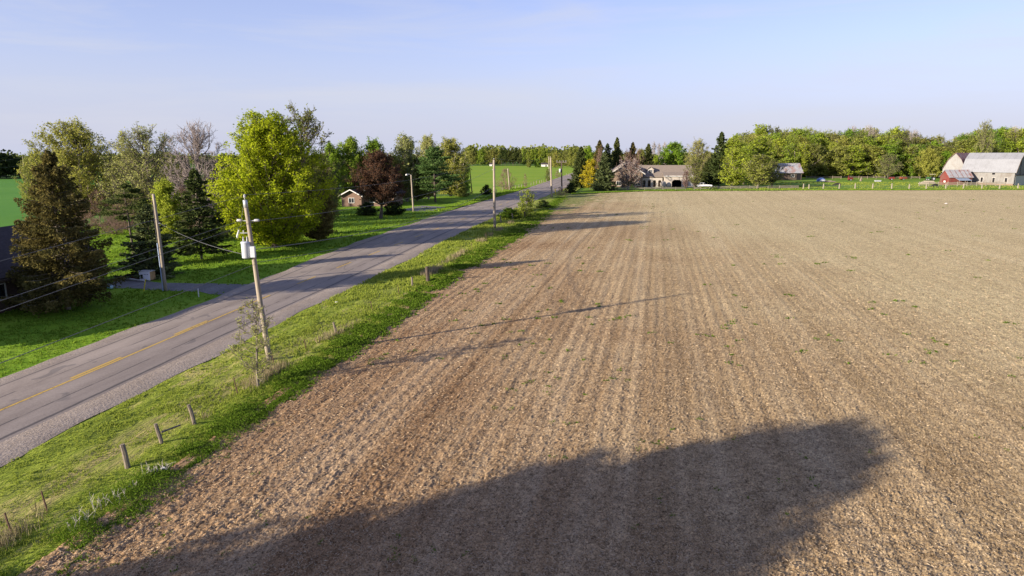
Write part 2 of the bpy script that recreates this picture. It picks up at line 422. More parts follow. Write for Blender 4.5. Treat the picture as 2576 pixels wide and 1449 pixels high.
# straw and stalks lying on the soil
rg = np.random.default_rng(11)
def quads(C, A, B):
    """quads centred at C with half axes A and B"""
    n = len(C)
    V = np.stack([C - A - B * 0.5, C - A * 0.1 + B - A * 0.0, C + A + B * 0.4, C + A * 0.1 - B], 1).reshape(-1, 3)
    return V, np.arange(4 * n).reshape(n, 4)
def unit(v): return v / np.maximum(np.linalg.norm(v, axis=-1, keepdims=True), 1e-9)
M['straw'] = leaf_mat('straw_litter', (0.26, 0.195, 0.125), (0.46, 0.365, 0.25), 0.1, 0.0, 0.0)
n = 130000
yy = 14.5 * np.exp(rg.random(n) ** 2.0 * math.log(95 / 14.5)); xl = X_S(yy) - 0.2; xr = 0.84 * yy + 8
xx = xl + (xr - xl) * rg.random(n)
C = np.stack([xx, yy, 0.085 + field_h(xx, yy, 0.006 * yy) + 0.012 + 0.02 * rg.random(n)], 1)
ang = rg.random(n) * 6.283; tl = rg.normal(0, 0.22, n)
ln = (0.04 + 0.09 * rg.random(n) ** 2) * np.clip(yy / 34, 0.7, 1.25)
A = np.stack([np.cos(ang) * np.cos(tl), np.sin(ang) * np.cos(tl), np.sin(tl)], 1) * ln[:, None]
Bv = unit(np.cross(A, rg.normal(0, 1, (n, 3)) * [0.4, 0.4, 1])) * (0.010 + 0.010 * rg.random(n))[:, None] * np.clip(yy / 36, 0.8, 1.2)[:, None]
V, Q = quads(C, A, Bv)
so = link('straw_litter', np_mesh('straw_litter', V, Q, M['straw'], {'tone': ('FACE', rg.random(n))}))
tag(so, 'pale straw and stalk litter strewn over the tilled field', 'straw', kind='stuff')

# ------------------------------------------------------------------ road, shoulders, markings, driveways
def strip(name, ys, xl, xr, z, mat, nx=8, crown=0.0, kind='structure', rough=0.0, parent=None):
    ys = np.asarray(ys, float); t = np.linspace(0, 1, nx)
    X = np.array([xl(y) * (1 - t) + xr(y) * t for y in ys]); Y = np.repeat(ys[:, None], nx, 1)
    Z = z + crown * (1 - (2 * t - 1) ** 2)[None, :] + np.zeros_like(X)
    if rough: Z = Z + rough * (vnoise(X * 2.1, Y * 1.3) - 0.3) * np.minimum(1, 6 * t * (1 - t) + 0.15)[None, :]
    idx = np.arange(X.size).reshape(X.shape)
    Q = np.stack([idx[:-1, :-1], idx[:-1, 1:], idx[1:, 1:], idx[1:, :-1]], -1).reshape(-1, 4)
    s = np.concatenate([[0], np.cumsum(np.diff(ys))])
    uv = np.stack([np.repeat(t[None, :], len(ys), 0), np.repeat(s[:, None], nx, 1)], -1).reshape(-1, 2)
    o = link(name, np_mesh(name, np.stack([X, Y, Z], -1).reshape(-1, 3), Q, mat, uv=uv, smooth=True), parent)
    if parent is None: tag(o, kind=kind)
    return o
def asphalt_material():
    m, nt, N, L, b = new_mat('worn_asphalt')
    tc = N.new('ShaderNodeTexCoord'); sp = N.new('ShaderNodeSeparateXYZ'); L.new(tc.outputs['UV'], sp.inputs[0])
    u = sp.outputs['X']
    big = noise_node(nt, obj_vec(nt, (1, 0.25, 1), (0, 0, 0.15)), 0.5, 5, 0.65, 0.4)
    fine = noise_node(nt, obj_vec(nt), 9.0, 4, 0.75)
    f = math_n(nt, 'ADD', math_n(nt, 'MULTIPLY', big, 0.6), math_n(nt, 'MULTIPLY', fine, 0.4))
    c = ramp(nt, f, [(0.36, (0.150, 0.122, 0.104)), (0.5, (0.220, 0.184, 0.156)), (0.64, (0.300, 0.254, 0.218))])
    # wheel tracks polished a little paler, with a wavering edge
    wob = math_n(nt, 'MULTIPLY', math_n(nt, 'SUBTRACT', big, 0.5), 0.10)
    uu = math_n(nt, 'ADD', u, wob)
    tr = math_n(nt, 'ABSOLUTE', math_n(nt, 'SINE', math_n(nt, 'MULTIPLY', uu, 4 * math.pi)))
    c = mixc(nt, math_n(nt, 'MULTIPLY', tr, 0.28), c, (0.310, 0.264, 0.228))
    # long seams and cracks
    for pos, wd in ((0.045, 0.007), (0.30, 0.004), (0.52, 0.004), (0.77, 0.004), (0.955, 0.008)):
        wv = noise_node(nt, obj_vec(nt, (1, 0.4, 1)), 1.2, 3, 0.6)
        q = math_n(nt, 'ADD', u, math_n(nt, 'MULTIPLY', math_n(nt, 'SUBTRACT', wv, 0.5), 0.022))
        dd = math_n(nt, 'ABSOLUTE', math_n(nt, 'SUBTRACT', q, pos))
        gap = maprange(nt, noise_node(nt, obj_vec(nt, (1, 0.3, 1)), 0.35 + pos, 3, 0.6), 0.42, 0.5)
        k = math_n(nt, 'MULTIPLY', maprange(nt, dd, wd, wd * 2.2, 1.0, 0.0), gap if 0.1 < pos < 0.9 else 1.0)
        c = mixc(nt, math_n(nt, 'MULTIPLY', k, 0.75), c, (0.045, 0.042, 0.045))
    # patches of tar
    pt = noise_node(nt, obj_vec(nt, (1, 0.5, 1)), 0.55, 2, 0.5, 1.5)
    c = mixc(nt, math_n(nt, 'MULTIPLY', maprange(nt, pt, 0.66, 0.69), 0.45), c, (0.075, 0.072, 0.075))
    L.new(c, b.inputs['Base Color']); b.inputs['Roughness'].default_value = 0.85; b.inputs['Specular IOR Level'].default_value = 0.25
    bump(nt, b, fine, 0.35, 0.02)
    return m
def gravel_material(name, dark, mid, pale):
    m, nt, N, L, b = new_mat(name)
    vo = N.new('ShaderNodeTexVoronoi'); vo.inputs['Scale'].default_value = 9.0; L.new(obj_vec(nt), vo.inputs['Vector'])
    f = noise_node(nt, obj_vec(nt), 6.0, 5, 0.75); g = noise_node(nt, obj_vec(nt, (1, 0.3, 1), (0, 0, 0.16)), 0.7, 4, 0.6)
    k = math_n(nt, 'ADD', math_n(nt, 'MULTIPLY', f, 0.6), math_n(nt, 'MULTIPLY', g, 0.4))
    c = ramp(nt, k, [(0.35, dark), (0.5, mid), (0.65, pale)])
    c = mixc(nt, 0.22, c, ramp(nt, vo.outputs['Color'], [(0.1, dark), (0.9, pale)]))
    L.new(c, b.inputs['Base Color']); b.inputs['Roughness'].default_value = 0.95; b.inputs['Specular IOR Level'].default_value = 0.1
    bump(nt, b, math_n(nt, 'ADD', math_n(nt, 'MULTIPLY', vo.outputs['Distance'], 0.4), f), 0.7, 0.05)
    return m
M['asphalt'] = asphalt_material()
M['gravel'] = gravel_material('shoulder_gravel', (0.175, 0.142, 0.116), (0.285, 0.238, 0.196), (0.380, 0.325, 0.275))
M['drive'] = gravel_material('driveway_gravel', (0.090, 0.088, 0.086), (0.160, 0.155, 0.150), (0.250, 0.240, 0.230))
M['paint'] = None
ry = np.concatenate([np.arange(-60, 130, 2.0), np.arange(130, 520, 5.0)])
A_L = lambda y: X_L(y) + 1.15
A_R = lambda y: X_R(y) - 1.75 - 0.004 * np.clip(y, 0, 200)
verge_y = np.concatenate([np.arange(-20, 20, 1.0), np.arange(20, 70, 0.4), np.arange(70, 260, 2.0)])
strip('verge', verge_y, lambda y: X_R(y) - 0.4, lambda y: X_S(y) + 0.15, -0.01, M['verge'], 26, 0.0, rough=0.16)
strip('gravel_shoulder', ry, lambda y: X_L(y) + 0.10 * math.sin(y * 0.9) + 0.16 * math.sin(y * 0.37), lambda y: A_L(y) + 0.3, 0.012, M['gravel'], 6, 0.02)
strip('gravel_shoulder', ry, lambda y: A_R(y) - 0.3, lambda y: X_R(y) + 0.13 * math.sin(y * 0.8) + 0.15 * math.sin(y * 0.31 + 1), 0.022, M['gravel'], 8, 0.06)
road = strip('road', ry, A_L, A_R, 0.05, M['asphalt'], 12, 0.10)

def paint_material():
    m, nt, N, L, b = new_mat('worn_yellow_paint')
    f = noise_node(nt, obj_vec(nt), 5.0, 5, 0.75)
    w = maprange(nt, math_n(nt, 'ADD', math_n(nt, 'MULTIPLY', f, 0.7), math_n(nt, 'MULTIPLY', noise_node(nt, obj_vec(nt, (1, 0.3, 1)), 0.6, 2), 0.3)), 0.34, 0.48)
    b.inputs['Base Color'].default_value = (0.46, 0.30, 0.055, 1); b.inputs['Roughness'].default_value = 0.8
    tr = N.new('ShaderNodeBsdfTransparent'); mx = N.new('ShaderNodeMixShader')
    L.new(math_n(nt, 'MULTIPLY', math_n(nt, 'SUBTRACT', 1.0, w), 0.92), mx.inputs[0]); L.new(b.outputs[0], mx.inputs[1]); L.new(tr.outputs[0], mx.inputs[2])
    L.new(mx.outputs[0], N['Material Output'].inputs['Surface'])
    return m
M['paint'] = paint_material()
def mark(name, y0, y1, off, w):
    q = np.arange(y0, y1 + 0.01, 1.0)
    def zz(y):
        a, c = A_L(y), A_R(y); t = (X_Y(y) + off - a) / (c - a); return 0.05 + 0.10 * (1 - (2 * t - 1) ** 2) + 0.006
    o = strip(name, q, lambda y: X_Y(y) + off - w / 2, lambda y: X_Y(y) + off + w / 2, 0.0, M['paint'], 2, parent=road)
    co = o.data.vertices
    for v in co: v.co.z = float(zz(v.co.y))
    return o
for y0 in np.arange(-24, 54, 6.0): mark('solid_line', y0, y0 + 6.0, 0.14, 0.17)
for y0 in np.arange(-20, 210, 9.3): mark('lane_dash', y0, y0 + 4.0, -0.12 if y0 < 54 else 0.05, 0.20)

def blob_sheet(name, pts, z, mat, wob=0.35, seed=1):
    """closed polygon through the given ground points with an uneven edge"""
    rr = random.Random(seed); out = []
    for i in range(len(pts)):
        a, c = np.array(pts[i][:2], float), np.array(pts[(i + 1) % len(pts)][:2], float)
        k = max(2, int(np.linalg.norm(c - a) / 1.2))
        for j in range(k):
            p = a + (c - a) * j / k
            out.append((p[0] + rr.uniform(-wob, wob), p[1] + rr.uniform(-wob, wob)))
    return sheet(name, out, z, mat)
blob_sheet('driveway', [G(250, 722), G(300, 702), G(430, 712), G(560, 712), G(640, 716), G(700, 700), G(690, 740), G(560, 742), G(470, 732), G(380, 728)], -0.02, M['drive'], 0.25, 3)
blob_sheet('driveway', [G(1010, 527), G(1060, 517), G(1130, 521), G(1185, 512), G(1165, 526), G(1100, 530), G(1050, 531)], -0.02, M['drive'], 0.5, 4)

# ------------------------------------------------------------------ plants: generators
def tubes(P, Rr, sides=4):
    """many tapering tubes at once: P (n, k, 3), Rr (n, k)"""
    n, k = P.shape[:2]
    T = unit(np.gradient(P, axis=1))
    ref = np.where(np.abs(T[..., 2:3]) < 0.85, np.array([0, 0, 1.0]), np.array([1.0, 0, 0]))
    U = unit(np.cross(T, ref)); W = np.cross(T, U)
    a = np.arange(sides) * 2 * math.pi / sides
    Vv = P[:, :, None] + (U[:, :, None] * np.cos(a)[None, None, :, None] + W[:, :, None] * np.sin(a)[None, None, :, None]) * Rr[:, :, None, None]
    i = np.arange(n * k * sides).reshape(n, k, sides)
    j = np.roll(i, -1, 2)
    Qq = np.stack([i[:, :-1], j[:, :-1], j[:, 1:], i[:, 1:]], -1).reshape(-1, 4)
    return Vv.reshape(-1, 3), Qq
def bez(S, C, E_, t):
    t = t[None, :, None]; return S[:, None] * (1-t)**2 + C[:, None] * 2*t*(1-t) + E_[:, None] * t*t
def merge(parts):
    V, Q, b = [], [], 0
    for v, q in parts: V.append(v); Q.append(q + b); b += len(v)
    return np.concatenate(V), np.concatenate(Q)
SHAPES = {
    'round': lambda z: np.sin(np.pi * np.clip(z * 0.93 + 0.05, 0, 1)) ** 0.62,
    'egg': lambda z: np.sin(np.pi * np.clip(z, 0.02, 1) ** 0.72 * 0.97) ** 0.7,
    'dome': lambda z: np.clip(1 - np.clip(z, 0, 1) ** 2.6, 0.02, 1) ** 0.6 * (0.8 + 0.2 * np.sin(np.pi * z)),
    'vase': lambda z: np.clip(0.35 + 0.95 * z, 0, 1) * np.clip(1 - np.clip((z - 0.55) / 0.47, 0, 1) ** 2, 0.05, 1) ** 0.5,
    'column': lambda z: np.clip(np.sin(np.pi * np.clip(z * 0.95 + 0.04, 0, 1)), 0, 1) ** 0.4,
}
def broadleaf(seed, h, r, cb=0.2, shape='round', limbs=46, subs=8, twigs=4, leaves=7000, ls=0.30, spread=0.28, tr=None, tw=0.012,
              inner=0.3, rise=0.8, leafy_from=0.25, trunk_to=0.78, sub_len=0.12, asp=0.6, lumpy=0.16):
    g = np.random.default_rng(seed); tr = tr or h * 0.017
    k = 7; tz = np.linspace(0, h * trunk_to, k)
    tp = np.stack([np.cumsum(g.normal(0, h * 0.008, k)), np.cumsum(g.normal(0, h * 0.008, k)), tz], 1); tp[0, :2] = 0
    trr = tr * np.linspace(1, 0.25, k); trr[0] *= 1.35
    parts = [tubes(tp[None], trr[None], 8)]
    zn = np.clip((np.arange(limbs) + g.random(limbs)) / limbs, 0, 1) ** 0.9
    an = np.arange(limbs) * 2.39996 + g.normal(0, 0.35, limbs)
    # lobes: some sides of the crown stand out
    lob = 1 + lumpy * (np.sin(an * 2 + g.random() * 6) * 0.5 + np.sin(an * 3 + zn * 7 + g.random() * 6)) + g.normal(0, lumpy * 0.35, limbs)
    rr = SHAPES[shape](zn) * r * np.where(g.random(limbs) < inner, g.uniform(0.35, 0.7, limbs), g.uniform(0.82, 1.0, limbs)) * lob * 0.92
    E_ = np.stack([rr * np.cos(an), rr * np.sin(an), cb * h + zn * (h - cb * h) * 0.95], 1)
    s0 = np.clip(E_[:, 2] - rr * rise * g.uniform(0.7, 1.3, limbs) - 0.04 * h, cb * h * 0.55, h * trunk_to * 0.97)
    S = np.stack([np.interp(s0, tz, tp[:, 0]), np.interp(s0, tz, tp[:, 1]), s0], 1)
    C = S + (E_ - S) * np.array([0.55, 0.55, 0.32]) + g.normal(0, 0.03 * h, (limbs, 3))
    t = np.linspace(0, 1, 6)
    LP = bez(S, C, E_, t)
    lr = tr * g.uniform(0.25, 0.45, limbs)[:, None] * (1 - 0.85 * t)[None]
    parts.append(tubes(LP, np.maximum(lr, tw), 5))
    # sub-branches
    n2 = limbs * subs
    li = np.repeat(np.arange(limbs), subs); ts = g.uniform(leafy_from, 1.0, n2)
    S2 = ((1-ts)**2)[:, None]*S[li] + (2*ts*(1-ts))[:, None]*C[li] + (ts**2)[:, None]*E_[li]
    T2 = unit((2*(1-ts))[:, None]*(C[li]-S[li]) + (2*ts)[:, None]*(E_[li]-C[li]))
    D2 = unit(T2 * 0.75 + g.normal(0, 0.55, (n2, 3)) + np.array([0, 0, 0.35]))
    L2 = h * sub_len * g.uniform(0.45, 1.0, n2) * (1.15 - 0.45 * ts)
    E2 = S2 + D2 * L2[:, None]; C2 = S2 + D2 * L2[:, None] * 0.5 - np.array([0, 0, 0.1]) * L2[:, None]
    P2 = bez(S2, C2, E2, np.linspace(0, 1, 3))
    parts.append(tubes(P2, np.maximum(tr * 0.07 * np.array([1, 0.7, 0.3])[None] * np.ones((n2, 1)), tw), 3))
    ends_a, ends_b, cid = [S2], [E2], [np.arange(n2)]
    if twigs:
        n3 = n2 * twigs; si = np.repeat(np.arange(n2), twigs); t3 = g.uniform(0.3, 1.0, n3)
        S3 = S2[si] + (E2 - S2)[si] * t3[:, None]
        D3 = unit(D2[si] * 0.8 + g.normal(0, 0.6, (n3, 3)) + np.array([0, 0, 0.3]))
        L3 = (L2[si] * g.uniform(0.3, 0.65, n3))
        E3 = S3 + D3 * L3[:, None]
        parts.append(tubes(np.stack([S3, E3], 1), np.stack([np.full(n3, tw), np.full(n3, tw * 0.5)], 1), 3))
        ends_a.append(S3); ends_b.append(E3); cid.append(si)
    A_, B_, I_ = np.concatenate(ends_a), np.concatenate(ends_b), np.concatenate(cid)
    bark = merge(parts)
    crown = None
    if leaves:
        j = g.integers(0, len(A_), leaves); tt_ = g.random(leaves) ** 0.7
        P = A_[j] + (B_ - A_)[j] * tt_[:, None] + g.normal(0, spread, (leaves, 3)) * np.array([1, 1, 0.8])
        P[:, 2] = np.maximum(P[:, 2], 0.05 * h)
        out = unit(P - np.array([0, 0, 0.45 * h]))
        nrm = unit(g.normal(0, 0.75, (leaves, 3)) + out * 0.7 + np.array([0, 0, 0.25]))
        a = unit(np.cross(nrm, g.normal(0, 1, (leaves, 3)))); b = np.cross(nrm, a)
        s = ls * g.uniform(0.55, 1.25, leaves)
        V, Qq = quads(P, a * (s * 0.5)[:, None], b * (s * 0.5 * asp)[:, None])
        ctone = g.random(n2)
        tone = np.clip(0.55 * ctone[I_[j]] + 0.45 * g.random(leaves), 0, 1)
        crown = (V, Qq, tone)
    return dict(h=h, r=r, bark=bark, crown=crown)
def conifer(seed, h, r, cb=0.06, p=0.85, branches=230, sprays=46, droop=0.22, ls=0.34, lw=0.13, tr=None, gap=0.25, tip_up=0.12, jitter=0.22, hang=0.10, width=0.30):
    g = np.random.default_rng(seed); tr = tr or h * 0.014
    tz = np.linspace(0, h * 0.97, 8)
    parts = [tubes(np.stack([g.normal(0, 0.02, 8), g.normal(0, 0.02, 8), tz], 1)[None], (tr * np.linspace(1, 0.12, 8))[None], 7)]
    zn = np.sort(np.clip((np.arange(branches) + g.random(branches)) / branches, 0, 1))
    an = np.arange(branches) * 2.39996 + g.normal(0, 0.3, branches)
    L = r * np.maximum((1 - zn) ** p, 0.035) * (1 + g.normal(0, jitter, branches)).clip(0.35, 1.4)
    L *= np.clip(0.55 + zn * 6, 0, 1) * (1 + 0.12 * np.sin(zn * 40))
    z0 = h * (cb + zn * (0.985 - cb))
    S = np.stack([np.zeros(branches), np.zeros(branches), z0], 1)
    D = np.stack([np.cos(an), np.sin(an), np.zeros(branches)], 1)
    lift = np.interp(zn, [0, 0.6, 1], [-droop, 0.05, 0.7])
    E_ = S + D * L[:, None] + np.array([0, 0, 1]) * (L * lift)[:, None]
    C = S + D * (L * 0.55)[:, None] + np.array([0, 0, 1]) * (L * (lift - tip_up) * 0.8)[:, None]
    P = bez(S, C, E_, np.linspace(0, 1, 4))
    parts.append(tubes(P, np.maximum(tr * 0.16 * np.linspace(1, 0.2, 4)[None] * np.ones((branches, 1)), 0.012), 3))
    bark = merge(parts)
    wgt = np.maximum(L, 0.25 * r); cnt = np.maximum(6, (sprays * wgt / wgt.mean())).astype(int)
    bi = np.repeat(np.arange(branches), cnt); n = len(bi); t = gap * 0.6 + (1 - gap * 0.6) * g.random(n) ** 0.75
    B0 = ((1-t)**2)[:, None]*S[bi] + (2*t*(1-t))[:, None]*C[bi] + (t**2)[:, None]*E_[bi]
    side = np.stack([-np.sin(an), np.cos(an), np.zeros(branches)], 1)[bi]
    wv = g.normal(0, 1, n) * width * L[bi] * (1.05 - t) + g.normal(0, 0.05, n)
    B0 = B0 + side * wv[:, None] + np.array([0, 0, 1]) * (-np.abs(g.normal(0, hang, n)) - 0.12 * np.abs(wv))[:, None]
    a = unit(D[bi] * 0.8 + side * np.sign(wv)[:, None] * 0.6 + g.normal(0, 0.35, (n, 3)) + np.array([0, 0, -0.15]))
    b = unit(np.cross(a, unit(g.normal(0, 0.6, (n, 3)) + np.array([0, 0, 0.7]) + 0.4 * D[bi])))
    s = g.uniform(0.6, 1.3, n)
    V, Qq = quads(B0, a * (s * ls * 0.5)[:, None], b * (s * lw * 0.5)[:, None])
    bt = g.random(branches)
    tone = np.clip(0.5 * bt[bi] + 0.5 * g.random(n), 0, 1)
    return dict(h=h, r=r, bark=bark, crown=(V, Qq, tone))
def pine(seed, h, r, tiers=13, sprays=1500, cb=0.22, ls=0.45):
    """open crown of separate flat tiers"""
    g = np.random.default_rng(seed); tr = h * 0.016
    tz = np.linspace(0, h * 0.96, 8)
    parts = [tubes(np.stack([np.cumsum(g.normal(0, 0.04, 8)), np.cumsum(g.normal(0, 0.04, 8)), tz], 1)[None], (tr * np.linspace(1, 0.15, 8))[None], 7)]
    nb = tiers * 6; zn = np.repeat(np.linspace(0, 1, tiers), 6) + g.normal(0, 0.012, nb); an = g.random(nb) * 6.283
    zn = zn.clip(0, 1)
    L = r * np.interp(zn, [0, 0.12, 0.4, 0.75, 1], [0.55, 0.95, 0.9, 0.55, 0.18]) * g.uniform(0.55, 1.15, nb)
    S = np.stack([0*an, 0*an, h * (cb + zn * (0.95 - cb))], 1); D = np.stack([np.cos(an), np.sin(an), 0*an], 1)
    E_ = S + D * L[:, None] + np.array([0, 0, 1]) * (L * g.uniform(0.02, 0.28, nb))[:, None]
    C = S + D * (L * 0.6)[:, None]
    parts.append(tubes(bez(S, C, E_, np.linspace(0, 1, 4)), np.maximum(tr * 0.22 * np.linspace(1, 0.2, 4)[None] * np.ones((nb, 1)), 0.015), 3))
    n = nb * sprays // 6; bi = g.integers(0, nb, n); t = g.beta(3.2, 1.3, n)
    B0 = ((1-t)**2)[:, None]*S[bi] + (2*t*(1-t))[:, None]*C[bi] + (t**2)[:, None]*E_[bi]
    side = np.stack([-np.sin(an), np.cos(an), 0*an], 1)[bi]
    B0 = B0 + side * (g.normal(0, 0.20, n) * L[bi])[:, None] + g.normal(0, 0.10, (n, 3)) + np.array([0, 0, 1]) * (np.abs(g.normal(0, 0.16, n)))[:, None]
    a = unit(D[bi] * 0.6 + g.normal(0, 0.5, (n, 3)) + np.array([0, 0, 0.5])); b = unit(np.cross(a, g.normal(0, 1, (n, 3))))
    s = g.uniform(0.6, 1.3, n)
    V, Qq = quads(B0, a * (s * ls * 0.5)[:, None], b * (s * ls * 0.22)[:, None])
    tone = np.clip(0.5 * g.random(nb)[bi] + 0.5 * g.random(n), 0, 1)
    return dict(h=h, r=r, bark=merge(parts), crown=(V, Qq, tone))

def bake(key, p, bark, leaf):
    p['bark_me'] = np_mesh(key + '_trunk', *p['bark'], bark, smooth=True)
    p['crown_me'] = None
    if p['crown'] is not None:
        V, Qq, tone = p['crown']; p['crown_me'] = np_mesh(key + '_crown', V, Qq, leaf, {'tone': ('FACE', tone)})
    p.pop('bark'); p.pop('crown'); return p
_rt = random.Random(5)
def plant(name, label, cat, p, pos, H, Rad, leaf=None, bark=None, group=None, rz=None, stretch_y=1.0, part=('trunk', 'crown')):
    e = empty(name, (pos[0], pos[1], pos[2] if len(pos) > 2 else 0.0), _rt.uniform(0, 6.28) if rz is None else rz, (Rad / p['r'], Rad / p['r'] * stretch_y, H / p['h']))
    t = link(part[0], p['bark_me'], e)
    if bark: t.material_slots[0].link = 'OBJECT'; t.material_slots[0].material = bark
    if p['crown_me'] is not None:
        c = link(part[1], p['crown_me'], e)
        if leaf: c.material_slots[0].link = 'OBJECT'; c.material_slots[0].material = leaf
    tag(e, label, cat, group); return e
def plant_px(name, label, cat, p, base, top, hw, dy=0.0, **k):
    """a plant whose foot stands at pixel `base`, whose top reaches row `top`, half as wide as hw pixels"""
    g = G(base[0], base[1])
    H = at(base[0], top, g[1])[2]; s = span(*base)
    return plant(name, label, cat, p, (g[0], g[1] + dy, -0.05), H * 1.01, hw * s * 1.12, **k)

# ------------------------------------------------------------------ plants: materials
BK = plain('bark_grey', (0.16, 0.135, 0.110), 0.35, 3.0, 0.95, stretch=(2, 2, 0.4), bmp=0.4)
BKD = plain('bark_dark', (0.085, 0.068, 0.055), 0.35, 3.0, 0.95, stretch=(2, 2, 0.4), bmp=0.4)
BKP = plain('bark_pale', (0.30, 0.265, 0.235), 0.25, 3.0, 0.95, stretch=(2, 2, 0.4))
BKT = plain('twig_mauve', (0.235, 0.195, 0.185), 0.2, 3.0, 0.95)
BKR = plain('twig_russet', (0.175, 0.115, 0.095), 0.25, 3.0, 0.95)
LF = dict(
    maple=leaf_mat('leaf_bright_maple', (0.21, 0.28, 0.012), (0.45, 0.5, 0.03), 0.5, 0.0, 0.0),
    bud=leaf_mat('leaf_budding', (0.19, 0.215, 0.04), (0.37, 0.38, 0.085), 0.45, 0.012, 0.12),
    budpale=leaf_mat('leaf_budding_pale', (0.23, 0.255, 0.075), (0.42, 0.43, 0.15), 0.45, 0.012, 0.12),
    olive=leaf_mat('leaf_olive', (0.125, 0.155, 0.03), (0.28, 0.29, 0.075), 0.45, 0.015, 0.15),
    bronze=leaf_mat('leaf_bronze', (0.135, 0.11, 0.035), (0.26, 0.2, 0.07), 0.4, 0.01, 0.1),
    green=leaf_mat('leaf_green', (0.095, 0.18, 0.018), (0.255, 0.37, 0.04), 0.45, 0.014, 0.15),
    lime=leaf_mat('leaf_lime', (0.17, 0.24, 0.025), (0.36, 0.43, 0.055), 0.45, 0.014, 0.14),
    yellow=leaf_mat('leaf_yellow', (0.3, 0.26, 0.015), (0.52, 0.43, 0.035), 0.4, 0.0, 0.0),
    red=leaf_mat('leaf_crimson', (0.048, 0.028, 0.018), (0.135, 0.072, 0.044), 0.3, 0.0, 0.0),
    pink=leaf_mat('leaf_pink_buds', (0.2, 0.115, 0.1), (0.31, 0.19, 0.165), 0.3, 0.0, 0.0),
    spruce=leaf_mat('needle_spruce', (0.036, 0.056, 0.016), (0.12, 0.142, 0.045), 0.25, 0.02, 0.2),
    bluespruce=leaf_mat('needle_blue_spruce', (0.048, 0.07, 0.026), (0.135, 0.165, 0.066), 0.15, 0.01, 0.1),
    brown=leaf_mat('needle_brown_spruce', (0.055, 0.058, 0.02), (0.185, 0.15, 0.05), 0.3, 0.0, 0.0),
    pine=leaf_mat('needle_pine', (0.035, 0.075, 0.022), (0.12, 0.185, 0.055), 0.3, 0.0, 0.1),
    dark=leaf_mat('leaf_dark_hedge', (0.014, 0.031, 0.010), (0.054, 0.072, 0.024), 0.2, 0.02, 0.2),
    weed=leaf_mat('leaf_weeds', (0.055, 0.115, 0.01), (0.165, 0.245, 0.028), 0.4, 0.0, 0.0),
    grass=leaf_mat('blade_grass', (0.1, 0.2, 0.014), (0.27, 0.375, 0.048), 0.45, 0.0, 0.0),
    vergeg=leaf_mat('blade_verge', (0.15, 0.215, 0.022), (0.39, 0.43, 0.085), 0.45, 0.0, 0.0),
    dry=leaf_mat('blade_dry', (0.2, 0.165, 0.085), (0.4, 0.34, 0.21), 0.3, 0.0, 0.0),
)
for k_ in list(LF): M['leaf_' + k_] = LF[k_]

# ------------------------------------------------------------------ plants: prototypes
PR = {}
PR['maple'] = bake('maple', broadleaf(21, 18.5, 7.6, 0.06, 'egg', 190, 11, 3, 84000, 0.26, 0.24, 0.32, 0.012, rise=1.1, sub_len=0.09, asp=0.7, lumpy=0.025, inner=0.2), BKD, LF['maple'])
PR['bud'] = bake('budding', broadleaf(22, 19, 8.0, 0.10, 'round', 110, 11, 4, 34000, 0.34, 0.26, 0.34, 0.020, rise=1.1, lumpy=0.08), BK, LF['bud'])
PR['bud2'] = bake('budding_open', broadleaf(23, 19, 7.0, 0.12, 'round', 90, 10, 5, 15000, 0.32, 0.22, 0.36, 0.024, rise=1.3, sub_len=0.13, lumpy=0.10), BK, LF['budpale'])
PR['half'] = bake('half_bare', broadleaf(24, 20, 7.0, 0.22, 'round', 60, 9, 5, 8000, 0.34, 0.14, 0.32, 0.030, rise=1.1, sub_len=0.12, lumpy=0.14), BKD, LF['olive'])
PR['bare'] = bake('bare', broadleaf(25, 18, 6.0, 0.16, 'round', 80, 10, 7, 0, 0.2, 0.1, 0.30, 0.024, rise=1.4, sub_len=0.13, lumpy=0.10), BKT, LF['olive'])
PR['bareb'] = bake('bare_bush', broadleaf(26, 5, 3.2, 0.05, 'dome', 46, 8, 5, 700, 0.12, 0.1, 0.05, 0.010, rise=1.2, sub_len=0.2), BKR, LF['bronze'])
PR['full'] = bake('full', broadleaf(27, 16, 6.5, 0.06, 'round', 80, 11, 0, 20000, 0.48, 0.34, 0.3, 0.02, rise=0.8, lumpy=0.10), BKD, LF['green'])
PR['full2'] = bake('full_tall', broadleaf(28, 18, 5.2, 0.06, 'egg', 76, 11, 0, 16000, 0.48, 0.34, 0.28, 0.02, rise=1.0, lumpy=0.10), BKD, LF['green'])
PR['wood'] = [bake('wood_%d' % i, broadleaf(40 + i, 25, 7.0, (0.06, 0.05, 0.08, 0.05, 0.12)[i], ('round', 'dome', 'egg', 'dome', 'vase')[i], 40, 9, 2, (7500, 8000, 7500, 7500, 4600)[i], 0.80, 0.50, 0.34, 0.05, rise=0.8, sub_len=0.13, lumpy=0.22), BK, LF['lime']) for i in range(5)]
PR['poplar'] = bake('poplar', broadleaf(31, 19, 4.6, 0.04, 'column', 100, 11, 3, 22000, 0.40, 0.30, 0.26, 0.02, rise=1.5, sub_len=0.10), BKP, LF['budpale'])
PR['red'] = bake('crimson', broadleaf(32, 13, 5.6, 0.36, 'dome', 90, 11, 4, 20000, 0.30, 0.22, 0.26, 0.016, rise=0.9), BKD, LF['red'])
PR['shrub'] = bake('shrub', broadleaf(33, 5, 2.2, 0.05, 'egg', 40, 8, 4, 3200, 0.20, 0.12, 0.06, 0.008, rise=1.3, sub_len=0.16), BKD, LF['lime'])
PR['bush'] = bake('bush', broadleaf(34, 3, 2.0, 0.03, 'dome', 44, 9, 0, 5200, 0.22, 0.14, 0.05, 0.01, rise=0.8), BKD, LF['green'])
PR['sapling'] = bake('sapling', broadleaf(35, 4.6, 1.2, 0.14, 'egg', 34, 7, 4, 2600, 0.08, 0.05, 0.055, 0.008, rise=0.5, sub_len=0.10, trunk_to=0.93), BK, LF['budpale'])
